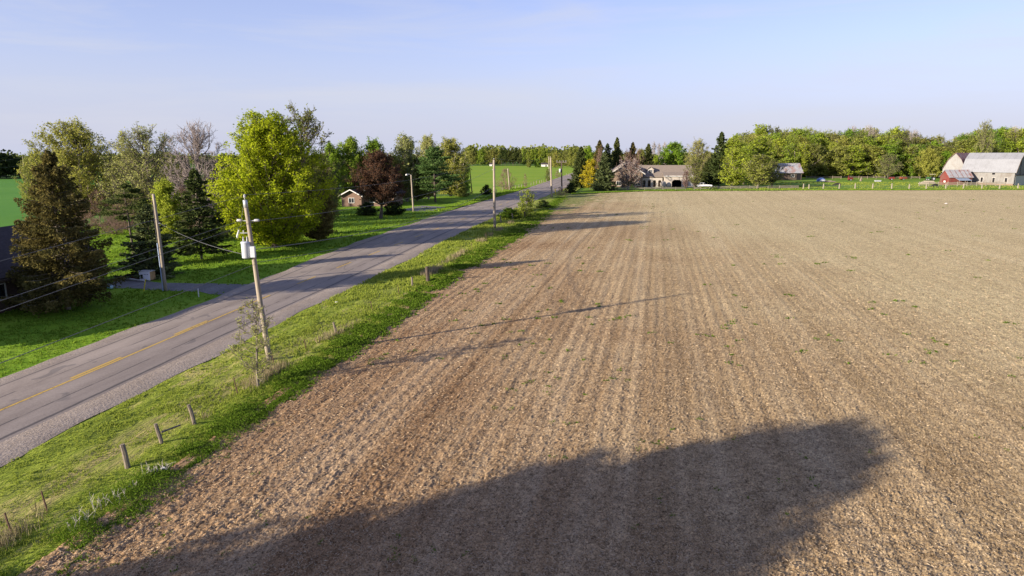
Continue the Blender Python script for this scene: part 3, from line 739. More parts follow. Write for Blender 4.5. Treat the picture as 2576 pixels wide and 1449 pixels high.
PR['yellow'] = bake('yellow', broadleaf(36, 11, 3.6, 0.12, 'egg', 54, 9, 2, 6500, 0.42, 0.24, 0.16, 0.02, rise=1.1), BKD, LF['yellow'])
PR['redbud'] = bake('redbud', broadleaf(37, 11, 5.6, 0.16, 'vase', 70, 10, 5, 7000, 0.24, 0.20, 0.22, 0.03, rise=0.9, sub_len=0.15), BKP, LF['pink'])
PR['thin'] = bake('thin_poplar', broadleaf(38, 17, 1.6, 0.1, 'column', 50, 7, 4, 0, 0.2, 0.1, 0.16, 0.035, rise=2.5, sub_len=0.08), BKP, LF['bud'])
PR['spruce_brown'] = bake('spruce_brown', conifer(51, 12.9, 4.3, 0.07, 0.74, 300, 170, 0.0, 0.25, 0.12, 0.24, jitter=0.34, width=0.30, hang=0.30, gap=0.5), BK, LF['brown'])
PR['spruce'] = bake('spruce', conifer(52, 11, 3.2, 0.03, 0.72, 240, 70, 0.15, 0.42, 0.20, 0.16, hang=0.2), BKD, LF['spruce'])
PR['spruce2'] = bake('spruce_open', conifer(53, 12, 3.1, 0.10, 0.70, 150, 80, 0.12, 0.42, 0.18, 0.15, gap=0.4, hang=0.15), BKD, LF['spruce'])
PR['spruce3'] = bake('spruce_small', conifer(54, 7, 2.5, 0.02, 0.72, 200, 75, 0.10, 0.28, 0.13, 0.11, hang=0.10), BKD, LF['bluespruce'])
PR['pine'] = bake('white_pine', pine(55, 15, 6.0), BKD, LF['pine'])
PR['scots'] = bake('scots_pine', pine(56, 12, 3.4, 7, 1100, 0.5, 0.30), BKD, LF['spruce'])

# ------------------------------------------------------------------ trees left of the road
P_ = plant_px
P_('spruce_tree', 'large brown tinged spruce with a bare lower trunk beside the dark house', 'tree', PR['spruce_brown'], (172, 777), 376, 104)
P_('maple_tree', 'broad olive budding tree rising behind the brown spruce', 'tree', PR['bud'], (205, 566), 303, 108)
P_('maple_tree', 'pale budding tree between the broad olive tree and the bare grey tree', 'tree', PR['bud2'], (378, 572), 319, 98)
P_('maple_tree', 'leafless grey tree standing left of the bright lime maple', 'tree', PR['bare'], (508, 585), 306, 84)
P_('maple_tree', 'big bright lime green maple standing by the road bend', 'tree', PR['maple'], (692, 622), 281, 146)
P_('maple_tree', 'tall half bare tree whose top shows above and right of the lime maple', 'tree', PR['half'], (772, 588), 266, 96)
P_('shrub', 'leafless russet thicket right of the brown spruce, left half', 'shrub', PR['bareb'], (255, 572), 478, 58)
P_('shrub', 'leafless russet thicket right of the brown spruce, right half', 'shrub', PR['bareb'], (318, 580), 486, 52)
P_('shrub', 'leafless russet thicket under the leafless grey tree', 'shrub', PR['bareb'], (470, 590), 470, 60)
P_('pine_tree', 'dark flat topped pine with a bare stem behind the yard pole', 'tree', PR['scots'], (336, 640), 462, 58)
P_('tree', 'small yellow green tree between the dark pine and the open dark spruce', 'tree', PR['full2'], (430, 612), 448, 46, leaf=LF['lime'])
P_('spruce_tree', 'low bushy green spruce directly behind the yard pole', 'tree', PR['spruce3'], (386, 694), 512, 66)
P_('spruce_tree', 'open dark spruce with bare stem left of the lime maple', 'tree', PR['spruce2'], (508, 652), 424, 62, bark=BK)
P_('tree', 'olive bronze tree hanging low right of the lime maple', 'tree', PR['bud'], (812, 588), 398, 48, leaf=LF['olive'])
P_('tree', 'brownish bronze shrub tree at the foot of the lime maple, right side', 'tree', PR['full'], (800, 604), 470, 60, leaf=LF['bronze'])
P_('tree', 'dark green tree peeping out behind the half bare tree', 'tree', PR['full'], (838, 514), 358, 36)
P_('tree', 'fresh yellow green tree left of and behind the crimson maple', 'tree', PR['full'], (888, 511), 344, 46, leaf=LF['lime'])
P_('tree', 'mid green tree directly behind the crimson maple', 'tree', PR['full2'], (944, 510), 346, 38)
P_('maple_tree', 'dark crimson maple in front of the low brick house', 'tree', PR['red'], (958, 549), 381, 72)
P_('shrub', 'low dark shrub at the left foot of the crimson maple', 'shrub', PR['bush'], (925, 541), 508, 30, leaf=LF['dark'])
P_('shrub', 'low dark shrub at the right foot of the crimson maple', 'shrub', PR['bush'], (990, 540), 503, 34, leaf=LF['dark'])
P_('tree', 'low dark tree left of the low brick house', 'tree', PR['full'], (824, 536), 420, 30, leaf=LF['olive'])
P_('poplar_tree', 'pale green poplar right of the crimson maple', 'tree', PR['poplar'], (1024, 506), 335, 38)
P_('poplar_tree', 'thin pale poplar whose top shows just above the white pine', 'tree', PR['poplar'], (1078, 500), 337, 30)
P_('poplar_tree', 'tall weeping pale green tree right of the white pine', 'tree', PR['poplar'], (1134, 493), 344, 44, leaf=LF['bud'])
P_('pine_tree', 'dark green white pine with layered branches at the road bend', 'tree', PR['pine'], (1096, 509), 369, 60)
P_('shrub', 'round clipped dark green bush left of the road by the meadow', 'shrub', PR['bush'], (1224, 489), 464, 16, leaf=LF['dark'])
P_('shrub', 'leafless round brown shrub on the meadow edge by a pole', 'shrub', PR['bareb'], (1272, 477), 424, 32)
P_('shrub', 'low dark shrub beneath the weeping pale green tree', 'shrub', PR['bush'], (1160, 494), 462, 26, leaf=LF['olive'])
P_('shrub', 'dark brown shrub at the meadow roadside by the far poles', 'shrub', PR['bareb'], (1402, 446), 428, 10)
P_('shrub', 'small leafless sapling at the meadow roadside, left one', 'shrub', PR['bareb'], (1321, 471), 437, 7)
P_('shrub', 'small olive sapling at the meadow roadside beside the two close poles', 'shrub', PR['shrub'], (1378, 456), 424, 9, leaf=LF['olive'])

for x, y, top, hw, key, lf, lb_ in [
    (108, 545, 378, 44, 'bud', 'bud', 'golden olive tree at the left flank of the broad olive tree'),
    (300, 548, 400, 42, 'bud', 'olive', 'dull olive tree filling the gap right of the broad olive tree'),
    (345, 540, 372, 40, 'bud2', 'bud', 'golden budding tree behind the dark flat topped pine'),
    (436, 548, 380, 40, 'bud', 'bud', 'golden olive tree behind the small yellow green tree'),
    (470, 556, 410, 40, 'full', 'olive', 'dull olive tree behind the stem of the leafless grey tree'),
    (545, 560, 420, 46, 'full', 'olive', 'dull olive tree behind the left flank of the lime maple'),
    (560, 548, 396, 36, 'bud2', 'bud', 'golden budding tree between the leafless grey tree and lime maple'),
    (620, 556, 420, 40, 'full', 'green', 'green tree mostly hidden behind the lime maple'),
    (770, 560, 420, 44, 'bud', 'olive', 'dull olive tree behind the stem of the half bare tree'),
    (915, 508, 392, 40, 'full', 'green', 'green tree behind the left roof of the low brick house'),
    (988, 508, 390, 40, 'full', 'olive', 'dull olive tree behind the roof of the low brick house'),
    (1050, 505, 395, 30, 'full', 'olive', 'dull olive tree behind the pole with the yard lamp'),
    (1165, 488, 398, 20, 'full', 'green', 'small green tree at the left edge of the meadow')]:
    P_('tree', lb_, 'tree', PR[key], (x, y), top, hw, leaf=LF[lf], group='shelterbelt trees behind the left yards')
for x, y, top, hw, lb_ in [
    (120, 575, 515, 46, 'low brown thicket bush left of the brown spruce'), (210, 580, 500, 50, 'low brown thicket bush hidden behind the brown spruce'), (290, 590, 520, 44, 'low brown thicket bush right of the brown spruce'),
    (400, 585, 505, 44, 'low brown thicket bush behind the low bushy spruce'), (455, 600, 520, 40, 'low brown thicket bush between the yellow green tree and open spruce'), (540, 605, 530, 42, 'low brown thicket bush right of the open dark spruce'), (585, 600, 525, 36, 'low brown thicket bush at the left foot of the lime maple')]:
    P_('shrub', lb_, 'shrub', PR['bareb'], (x, y), top, hw, group='thicket bushes under the shelterbelt')

# the tree behind the camera on the left whose shadow lies across the field
SH = np.array([math.cos(SHADOW_AZ), math.sin(SHADOW_AZ)]); SN = np.array([-SH[1], SH[0]])
bp = SH * -27.0 + SN * 16.0
PR['shade'] = bake('shade_tree', broadleaf(61, 17, 7.0, 0.09, 'dome', 170, 10, 4, 90000, 0.42, 0.30, 0.3, 0.02, rise=0.9, lumpy=0.04), BKD, LF['green'])
plant('maple_tree', 'large leafy tree beside the road, throwing the big shadow over the field', 'tree', PR['shade'], (bp[0], bp[1], -0.05), 14.7, 7.6)
plant('spruce_tree', 'spruce at the left edge of the frame beside the dark house', 'tree', PR['spruce2'], (-56.5, 66, -0.05), 11.0, 2.6)

# ------------------------------------------------------------------ shrubs along the field fence
P_('sapling', 'thin young sapling budding beside the transformer pole', 'sapling', PR['sapling'], (650, 972), 750, 60, rz=0.5)
P_('shrub', 'upright yellow green shrub on the fence line beyond the second pole', 'shrub', PR['shrub'], (1326, 546), 476, 32)
P_('shrub', 'low rounded green bush at the roadside left of the upright shrub', 'shrub', PR['bush'], (1280, 551), 522, 34, leaf=LF['weed'])
P_('shrub', 'low dark green mound at the roadside right of the upright shrub', 'shrub', PR['bush'], (1366, 523), 503, 22, leaf=LF['dark'])
P_('shrub', 'brown twiggy brush heap on the fence line by the third pole', 'shrub', PR['bareb'], (1410, 492), 470, 18)
P_('shrub', 'clipped dark brown green hedge bush by the roadside before the house', 'shrub', PR['bush'], (1436, 486), 458, 16, leaf=LF['dark'])

# ------------------------------------------------------------------ trees around the house beyond the field
H_ = [
 ('spruce_tree', 'olive spruce nearest the road, left of the yellow tree', 'spruce', (1460, 471), 368, 27, None),
 ('tree', 'golden yellow tree left of the stone house', 'yellow', (1485, 476), 401, 24, None),
 ('spruce_tree', 'dark conical spruce at the left corner of the stone house', 'spruce', (1519, 479), 381, 28, LF['bluespruce']),
 ('spruce_tree', 'tall rusty topped spruce behind the yellow tree', 'spruce', (1506, 462), 352, 24, LF['brown']),
 ('spruce_tree', 'blue grey spruce squeezed between the rusty topped and the slender one', 'spruce2', (1526, 461), 360, 22, LF['bluespruce']),
 ('spruce_tree', 'tallest slender dark spruce behind the stone house', 'spruce', (1549, 460), 345, 21, None),
 ('tree', 'russet leafless tree between the yellow tree and the corner spruce', 'bareb', (1507, 466), 372, 20, None),
 ('tree', 'green tree behind the olive spruce near the road', 'full', (1479, 460), 366, 20, None),
 ('tree', 'russet leafless tree behind the left gable of the stone house', 'bareb', (1578, 462), 378, 30, None),
 ('tree', 'second russet leafless tree behind the stone house, near the dormer', 'bareb', (1604, 460), 376, 26, None),
 ('spruce_tree', 'brown topped spruce behind the gable peak', 'spruce', (1589, 459), 357, 20, LF['brown']),
 ('spruce_tree', 'narrow dark spruce behind the dormer, left of the round maple', 'spruce', (1628, 459), 361, 24, None),
 ('tree', 'low green tree behind the dormer roof', 'full', (1610, 455), 374, 20, LF['olive']),
 ('tree', 'low olive tree behind the slender dark spruce', 'full', (1556, 456), 378, 22, LF['olive']),
 ('tree', 'dull green tree closing the gap behind the yellow tree', 'full', (1494, 455), 384, 24, LF['green']),
 ('tree', 'dark olive tree closing the gap behind the corner spruce', 'full', (1532, 453), 386, 24, LF['olive']),
 ('tree', 'dark tree low behind the gable peak of the stone house', 'full', (1572, 452), 384, 26, LF['dark']),
 ('tree', 'dark tree low behind the main roof beside the dormer', 'full', (1616, 450), 390, 26, LF['dark']),
 ('tree', 'olive tree low behind the garage end of the roof', 'full', (1728, 452), 392, 26, LF['olive']),
 ('tree', 'olive tree filling the gap left of the tall dark spruce', 'full', (1776, 452), 380, 28, LF['olive']),
 ('tree', 'bright lime shrub tree at the left foot of the round maple', 'full', (1647, 456), 389, 15, LF['lime']),
 ('maple_tree', 'dense round green maple behind the main roof', 'full', (1692, 456), 357, 43, LF['green']),
 ('tree', 'greige budding tree right of the round maple', 'bud2', (1752, 462), 350, 36, LF['bud']),
 ('tree', 'forked budding tree beside the right end of the garage', 'half', (1745, 476), 396, 26, LF['bud']),
 ('tree', 'small leafless sapling in front of the garage wall', 'half', (1724, 479), 428, 11, LF['pink']),
 ('tree', 'pinkish leafless spreading tree in front of the stone gable', 'redbud', (1580, 477), 399, 42, None),
 ('spruce_tree', 'tall dark spruce standing right of the white car', 'spruce2', (1808, 468), 331, 30, None),
 ('spruce_tree', 'lower dark spruce left of the tall one behind the white car', 'spruce', (1782, 464), 400, 30, None),
 ('tree', 'spreading lime tree at the fence just right of the tall spruce', 'wood0', (1843, 470), 372, 34, LF['lime']),
 ('tree', 'lime tree with a pale stem behind the fence, left of the forked one', 'wood1', (1870, 463), 368, 34, LF['lime']),
 ('tree', 'broad low olive tree at the fence in front of the grey shed', 'wood4', (1905, 473), 388, 46, LF['bud']),
 ('tree', 'small olive tree at the fence by the left end of the shed', 'half', (1942, 470), 402, 30, LF['bud']),
 ('tree', 'large lime tree behind and left of the grey shed', 'wood2', (1905, 452), 345, 46, LF['lime']),
 ('tree', 'lime tree rising directly behind the tall spruce', 'wood1', (1838, 455), 345, 40, LF['lime']),
 ('tree', 'mossy green rounded shrub tree right of the shed', 'full', (2035, 444), 398, 30, LF['green']),
 ('tree', 'rounded green bush tree above the blue tarpaulin', 'full', (2080, 444), 400, 26, LF['lime']),
 ('tree', 'dark green bushy conifer beside the pale forked snag', 'full', (2180, 444), 402, 19, LF['green']),
 ('tree', 'pale leafless forked snag left of the barn yard', 'half', (2233, 450), 385, 30, LF['budpale']),
 ('tree', 'yellow olive rounded tree left of the red shed', 'full', (2330, 448), 372, 34, LF['bud']),
 ('tree', 'green tree immediately left of the red shed gable', 'full', (2372, 448), 380, 24, LF['green']),
]
for nm, lb, key, base, top, hw, lf in H_:
    p = PR['wood'][int(key[4])] if key.startswith('wood') else PR[key]
    P_(nm, lb, 'tree', p, base, top, hw, leaf=lf)
for i, (x, lb) in enumerate([(1642, 'leftmost of three thin bare poplars left of the round maple'), (1655, 'middle one of three thin bare poplars left of the round maple'), (1669, 'rightmost of three thin bare poplars, half behind the round maple')]):
    P_('poplar_tree', lb, 'tree', PR['thin'], (x, 446), 353 + i % 2 * 4, 7, group='thin bare poplars behind the house')
P_('tree', 'tall grey leafless tree sticking up behind the barn roof', 'tree', PR['half'], (2464, 447), 303, 26, leaf=LF['budpale'])

# ------------------------------------------------------------------ the wood on the right, each tree on its own
prof_x = [1815, 1861, 1911, 1994, 2036, 2058, 2094, 2119, 2178, 2228, 2284, 2323, 2362, 2382, 2402, 2433, 2495, 2565, 2640]
prof_y = [347, 334, 328, 323, 329, 326, 333, 326, 326, 330, 332, 339, 351, 358, 339, 328, 320, 323, 322]
rw = random.Random(17)
leafs = [LF['lime'], LF['lime'], LF['green'], LF['bud'], LF['lime'], LF['olive']]
wl = {'lime': 'lime green tree deep in the wood beyond the pasture', 'green': 'mid green tree deep in the wood beyond the pasture', 'bud': 'golden olive tree deep in the wood beyond the pasture', 'olive': 'dull olive tree deep in the wood beyond the pasture'}
marks = [(1826, 'the tall dark spruce'), (1905, 'the broad low olive tree'), (1965, 'the grey shed'), (1999, 'the thin pale pole'), (2035, 'the mossy shrub tree'), (2068, 'the blue tarpaulin'), (2106, 'the left black cow'), (2139, 'the red spreader'), (2165, 'the broken stump'), (2208, 'the white trough'), (2243, 'the dark red implement'),
         (2272, 'the orange wagon'), (2332, 'the stack of boards'), (2372, 'the red shed gable'), (2418, 'the white barn wing'), (2464, 'the tall grey leafless tree'), (2500, 'the barn roof'), (2549, 'the near barn corner'), (2600, 'the right picture edge')]
used_labels = set()
def front_label(k, x):
    for m_, nm_ in sorted(marks, key=lambda q: abs(q[0] - x)):
        for side_ in (('directly behind',) if abs(m_ - x) < 9 else (('left of and behind',) if x < m_ else ('right of and behind',))):
            lb_ = '%s front tree of the wood, %s %s' % ({'lime': 'lime green', 'green': 'mid green', 'bud': 'golden', 'olive': 'dull olive'}[k], side_, nm_)
            if lb_ not in used_labels: used_labels.add(lb_); return lb_
for row, (by, dtop, step) in enumerate([(446, 36, 30), (443.5, 16, 27), (441, 1, 25), (438.5, -9, 26)]):
    x = 1826 + row * 7
    while x < 2630:
        top = np.interp(x, prof_x, prof_y) + dtop + rw.uniform(-4, 13)
        if row == 3: top += rw.uniform(-2, 5)
        k = rw.choice(['lime', 'lime', 'lime', 'bud', 'bud', 'olive', 'lime', 'green'])
        if 2255 < x < 2385: k = rw.choice(['bud', 'olive', 'olive', 'green'])
        P_('tree', front_label(k, x) if row == 0 else wl[k], 'tree', rw.choice(PR['wood'] + [PR['bud2'], PR['half']]) if row > 1 else rw.choice(PR['wood'] + [PR['bud']]), (x, by + rw.uniform(-0.8, 0.8)), top, rw.uniform(25, 42), leaf=LF[k], group='trees of the wood beyond the pasture, ' + k)
        x += step * rw.uniform(0.8, 1.25)
for x, top in [(2136, 317), (2178, 315), (2290, 327), (2415, 336), (2535, 318)]:
    P_('tree', 'grey leafless tree top showing above the wood', 'tree', PR['bare'], (x, 439), top, 26, bark=BKP, group='leafless trees above the wood')

# ------------------------------------------------------------------ far tree line beyond the meadow
ft = [(1188, 378, 12, 'olive'), (1210, 374, 14, 'green'), (1226, 380, 10, 'bud'), (1240, 372, 13, 'olive'), (1256, 377, 9, 'bud')]
for x, top, hw, k in ft: P_('tree', {'olive': 'dull olive tree in the far tree line beyond the meadow', 'green': 'round green tree in the far tree line beyond the meadow', 'bud': 'golden olive tree in the far tree line beyond the meadow'}[k], 'tree', PR['wood'][rw.randint(0, 3)], (x, 416), top, hw, leaf=LF[k], group='far trees beyond the meadow, ' + k)
for x, top in [(1262, 374), (1271, 372), (1281, 376), (1289, 372), (1297, 371), (1306, 374), (1268, 384), (1292, 384)]:
    P_('pine_tree', 'dark pine in the far clump beyond the meadow', 'tree', PR['pine'], (x, 416.5), top, 9, leaf=LF['spruce'], group='dark pines in the far clump')
for x, top, hw in [(1318, 374, 9), (1328, 378, 7), (1338, 375, 8), (1347, 372, 8), (1357, 377, 8), (1366, 371, 10), (1376, 376, 8)]:
    P_('tree', 'pale lime tree in the far tree line between the dark pines and the road', 'tree', PR['wood'][rw.randint(0, 2)], (x, 415), top, hw, leaf=LF['lime'], group='pale lime far trees')
for x, top, hw in [(1330, 396, 8), (1352, 398, 8), (1384, 384, 12), (1398, 381, 12), (1410, 383, 11), (1422, 380, 13), (1436, 378, 13), (1448, 384, 10)]:
    P_('tree', 'dull olive tree where the road meets the far tree line', 'tree', PR['wood'][rw.randint(0, 3)], (x, 419 + rw.uniform(-1, 3)), top, hw, leaf=rw.choice([LF['olive'], LF['bud'], LF['green']]), group='olive trees where the road meets the far tree line')

def woods(name, label, segs, leaf, n_tree, leaves, size, seed):
    """a distant wood that reads as one mass: uneven crowns of leaf clumps and stems"""
    g = np.random.default_rng(seed); Cs, sz = [], []
    for (a, b, hmin, hmax, depth) in segs:
        a = np.array(a[:2]); b = np.array(b[:2])
        m = int(n_tree * np.linalg.norm(b - a) / sum(np.linalg.norm(np.array(q[1][:2]) - np.array(q[0][:2])) for q in segs))
        for i in range(m):
            p = a + (b - a) * g.random(); d_ = g.random() * depth
            pn = unit(p[None])[0] * d_ + p; h = g.uniform(hmin, hmax); r = h * g.uniform(0.25, 0.4)
            v = unit(g.normal(0, 1, (leaves, 3))) * (g.random((leaves, 1)) ** 0.4) * [r, r, h * 0.5]
            Cs.append(v + [pn[0], pn[1], h * 0.52]); sz.append(np.full(leaves, h / 14 * size))
    C = np.concatenate(Cs); s = np.concatenate(sz); n_ = len(C)
    nr = unit(g.normal(0, 1, (n_, 3)) + [0, -0.3, 0.3]); a = unit(np.cross(nr, g.normal(0, 1, (n_, 3)))); b = np.cross(nr, a)
    V, Qq = quads(C, a * s[:, None] * 0.5, b * s[:, None] * 0.35)
    tone = np.clip(np.repeat(g.random(n_ // leaves), leaves) * 0.6 + 0.4 * g.random(n_), 0, 1)
    o = link(name, np_mesh(name, V, Qq, leaf, {'tone': ('FACE', tone)})); tag(o, label, 'wood', kind='stuff'); return o
def far(px, Y): q = ray(px, HOR); return np.array([q[0] / q[1] * Y, Y])
woods('distant_wood', 'dim distant wood along the horizon behind everything', [(far(-300, 760), far(1200, 860), 10, 15, 90), (far(1170, 900), far(1480, 900), 19, 26, 60), (far(1450, 700), far(2800, 640), 12, 16, 90)], LF['olive'], 900, 60, 2.4, 71)
woods('distant_wood', 'dark wood edge beyond the crop field at far left', [(far(-250, 345), far(20, 345), 13, 15.5, 25), (far(20, 360), far(130, 400), 10, 12.5, 30), (far(130, 430), far(900, 470), 9, 14, 40)], LF['dark'], 170, 150, 1.9, 72)

# ------------------------------------------------------------------ grass and weeds as real blades
def tufts(name, label, X, Y, Z, hgt, wid, mat, blades=5, lean=0.45, seed=1, cat='grass'):
    g = np.random.default_rng(seed); n_ = len(X); m = n_ * blades
    i = np.repeat(np.arange(n_), blades)
    hh = (hgt if np.ndim(hgt) == 0 else np.asarray(hgt)[i]) * g.uniform(0.5, 1.15, m); ww = (wid if np.ndim(wid) == 0 else np.asarray(wid)[i]) * g.uniform(0.7, 1.3, m)
    a = g.random(m) * 6.283; off = hh * 0.35 * g.random(m)
    base = np.stack([X[i] + np.cos(a) * off, Y[i] + np.sin(a) * off, Z[i] - 0.01], 1)
    tip = base + np.stack([np.cos(a) * hh * lean * g.random(m), np.sin(a) * hh * lean * g.random(m), hh], 1)
    sd = np.stack([-np.sin(a + g.normal(0, 0.6, m)), np.cos(a), 0 * a], 1) * (ww * 0.5)[:, None]
    V = np.stack([base - sd, base + sd, tip], 1).reshape(-1, 3)
    tone = np.clip(np.repeat(g.random(n_), blades) * 0.6 + 0.4 * g.random(m), 0, 1)
    o = link(name, np_mesh(name, V, np.arange(3 * m).reshape(-1, 3), mat, {'tone': ('FACE', tone)}))
    return tag(o, label, cat, kind='stuff')
def leafy(name, label, X, Y, hgt, size, mat, k, seed):
    """leafy weeds: small leaves piled into low uneven mounds"""
    g = np.random.default_rng(seed); i = np.repeat(np.arange(len(X)), k); m = len(i); hh = hgt[i]
    C = np.stack([X[i] + g.normal(0, 0.5, m) * hh, Y[i] + g.normal(0, 0.5, m) * hh, 0.03 + hh * g.random(m) ** 0.6], 1)
    nr = unit(g.normal(0, 0.6, (m, 3)) + [0, 0, 0.6]); a = unit(np.cross(nr, g.normal(0, 1, (m, 3)))); b = np.cross(nr, a); s = size[i] * g.uniform(0.5, 1.3, m)
    V, Qq = quads(C, a * (s * 0.5)[:, None], b * (s * 0.3)[:, None])
    tone = np.clip(np.repeat(g.random(len(X)), k) * 0.5 + 0.5 * g.random(m), 0, 1)
    return tag(link(name, np_mesh(name, V, Qq, mat, {'tone': ('FACE', tone)})), label, 'weeds', kind='stuff')
g = np.random.default_rng(101)
# verge
n = 42000
Y = 17 * np.exp(g.random(n) * math.log(150 / 17)); a_, b_ = X_R(Y) + 0.05, X_S(Y) + 0.1; X = a_ + (b_ - a_) * g.random(n)
clump = vnoise(X * 0.8, Y * 0.5) * 0.6 + vnoise(X * 2.3 + 5, Y * 1.9) * 0.4
keep = g.random(n) < np.clip((clump - 0.25) * 2.2, 0.12, 1); X, Y, clump = X[keep], Y[keep], clump[keep]
sc_ = np.clip(Y / 30, 0.8, 2.6)
tufts('verge_grass', 'short green grass growing along the right roadside verge', X, Y, np.full(len(X), 0.03), 0.10 * sc_ * (0.5 + clump), 0.035 * sc_, LF['vergeg'], 5, 0.7, 1)
# lush strip right of the fence
n = 17000
Y = 14 * np.exp(g.random(n) * math.log(200 / 14)); w_ = g.normal(0.72, 0.20, n).clip(0.1, 1.2); X = X_F(Y) * (1 - w_) + (X_S(Y) + 0.3) * w_ + g.normal(0, 0.12, n)
cl = vnoise(Y * 0.35, X * 0.5 + Y * 0.9); keep = g.random(n) < np.clip((cl - 0.16) * 2.2, 0.15, 1); X, Y, cl = X[keep], Y[keep], cl[keep]
leafy('fence_weeds', 'lush dark green weeds crowding the foot of the field fence', X, Y, (0.06 + 0.38 * cl ** 1.8) * np.clip(Y / 40, 0.9, 1.0), 0.065 * np.clip(Y / 26, 0.8, 2.6), LF['weed'], 11, 2)
# low spreading weeds creeping onto the soil
n = 9000
Y = 15 * np.exp(g.random(n) * math.log(150 / 15)); X = X_S(Y) + 0.1 + np.abs(g.normal(0, 0.55, n)) * np.clip(Y / 40, 0.8, 1.2)
keep = vnoise(X * 0.9 + 3, Y * 0.6) > 0.42; X, Y = X[keep], Y[keep]
tufts('creeping_weeds', 'low green weeds spreading from the fence onto the soil', X, Y, 0.07 + field_h(X, Y, 0.006 * Y), 0.11 * np.clip(Y / 30, 0.8, 1.6), 0.075 * np.clip(Y / 25, 0.8, 2.2), LF['weed'], 5, 1.6, 3, 'weeds')
# dry grass on the fence line
n = 6500
Y = 16 * np.exp(g.random(n) * math.log(130 / 16)); X = X_F(Y) - 0.1 + g.normal(0, 0.30, n)
keep = g.random(n) < np.clip((vnoise(Y * 0.27 + 40, X * 0.2) - 0.45) * 3.0, 0.0, 1); X, Y = X[keep], Y[keep]
tufts('dry_grass', 'tall straw coloured dry grass along the field fence', X, Y, np.full(len(X), 0.03), 0.46 * np.clip(Y / 40, 0.9, 1.4), 0.020 * np.clip(Y / 25, 0.9, 2.4), LF['dry'], 5, 0.5, 4)
# weeds scattered through the field
n = 620
Y = 16 * np.exp(g.random(n) * math.log(190 / 16)); X = X_S(Y) + (0.8 * Y + 20) * g.random(n) ** 1.5
keep = vnoise(X * 0.15, Y * 0.12 + 9) > 0.5; X, Y = X[keep], Y[keep]
X = np.repeat(X, 5) + g.normal(0, 0.10, len(X) * 5) * np.clip(np.repeat(Y, 5) / 30, 0.7, 3); Y = np.repeat(Y, 5) + g.normal(0, 0.12, len(Y) * 5)
tufts('field_weeds', 'small green weed sprigs scattered over the tilled field', X, Y, 0.08 + field_h(X, Y, 0.006 * Y), 0.10 * np.clip(Y / 35, 0.7, 1.6), 0.05 * np.clip(Y / 28, 0.8, 2.6), LF['weed'], 5, 1.5, 5, 'weeds')
# lawn on the left
n = 46000
Y = 34 * np.exp(g.random(n) * math.log(160 / 34)); X = X_L(Y) - 0.1 - (5 + 0.42 * Y) * g.random(n) ** 0.8
cl = vnoise(X * 0.5, Y * 0.35) * 0.6 + vnoise(X * 1.9, Y * 1.6) * 0.4
keep = g.random(n) < np.clip((cl - 0.2) * 2, 0.1, 1)
dA, dB = G(300, 702), G(690, 740)
X, Y, cl = X[keep], Y[keep], cl[keep]
gx = np.array([G(600, 728)[1], G(300, 712)[1]])
drv = np.abs(Y - np.interp(X, [G(300, 712)[0], G(470, 722)[0], G(640, 728)[0]], [G(300, 712)[1], G(470, 722)[1], G(640, 728)[1]])) < 1.7
drv &= X > G(255, 712)[0]
X, Y, cl = X[~drv], Y[~drv], cl[~drv]
tufts('lawn_grass', 'bright green grass of the lawn left of the road', X, Y, np.full(len(X), -0.04), 0.14 * np.clip(Y / 45, 0.9, 1.8) * (0.5 + cl), 0.06 * np.clip(Y / 45, 0.9, 2.2), LF['grass'], 5, 0.8, 6)
# grass under the far fence
n = 9000
X = FAR0[0] + (FAR3[0] + 30 - FAR0[0]) * g.random(n); Y = far_edge(X) + 0.2 + np.abs(g.normal(0, 0.8, n))
tufts('far_fence_grass', 'rank green grass along the far edge of the field', X, Y, np.full(len(X), -0.05), 0.45, 0.35, LF['grass'], 4, 0.8, 7)
# rank tufts in the pasture
n = 14000
X = 55 + 230 * g.random(n); Y = far_edge(X) + 1.0 + 70 * g.random(n) ** 1.3
keep = vnoise(X * 0.10, Y * 0.12) * 0.6 + vnoise(X * 0.5, Y * 0.4) * 0.4 > 0.47; X, Y = X[keep], Y[keep]
tufts('pasture_grass', 'rank grass tufts scattered through the far pasture', X, Y, np.full(len(X), -0.03), 0.28, 0.30, LF['vergeg'], 4, 1.0, 9)
# roadside grass left of the far road
n = 5000
Y = 150 + 110 * g.random(n); X = X_L(Y) - np.abs(g.normal(0, 1.6, n))
tufts('roadside_grass', 'grass strip between the far road and the meadow', X, Y, np.full(len(X), -0.05), 0.35, 0.28, LF['grass'], 4, 0.8, 8)
# pale dead stalks standing near the lower left corner
st = MB(); rs = random.Random(8)
for px, py in [(411, 1190), (394, 1198), (368, 1204), (300, 1268), (288, 1272), (247, 1282), (222, 1312), (182, 1340), (335, 1240), (205, 1330), (262, 1275), (383, 1200)]:
    c = G(px, py)
    for i in range(5):
        q = c + [rs.gauss(0, 0.10), rs.gauss(0, 0.10), 0.05]; h = rs.uniform(0.3, 0.62)
        e = q + [rs.gauss(0, 0.12), rs.gauss(0, 0.10), h]; m_ = (q + e) / 2 + [rs.gauss(0, 0.03), 0, 0.02]
        st.tube([q, m_, e], [0.008, 0.006, 0.004], 4)
        st.tube([m_, m_ + [rs.gauss(0, 0.10), rs.gauss(0, 0.08), h * 0.35]], [0.007, 0.004], 3)
tag(st.build('dry_stalks', plain('dead_stalk', (0.46, 0.42, 0.36), 0.2, 9)), 'pale dead stalks standing between the weeds and the soil', 'stalks', kind='stuff')

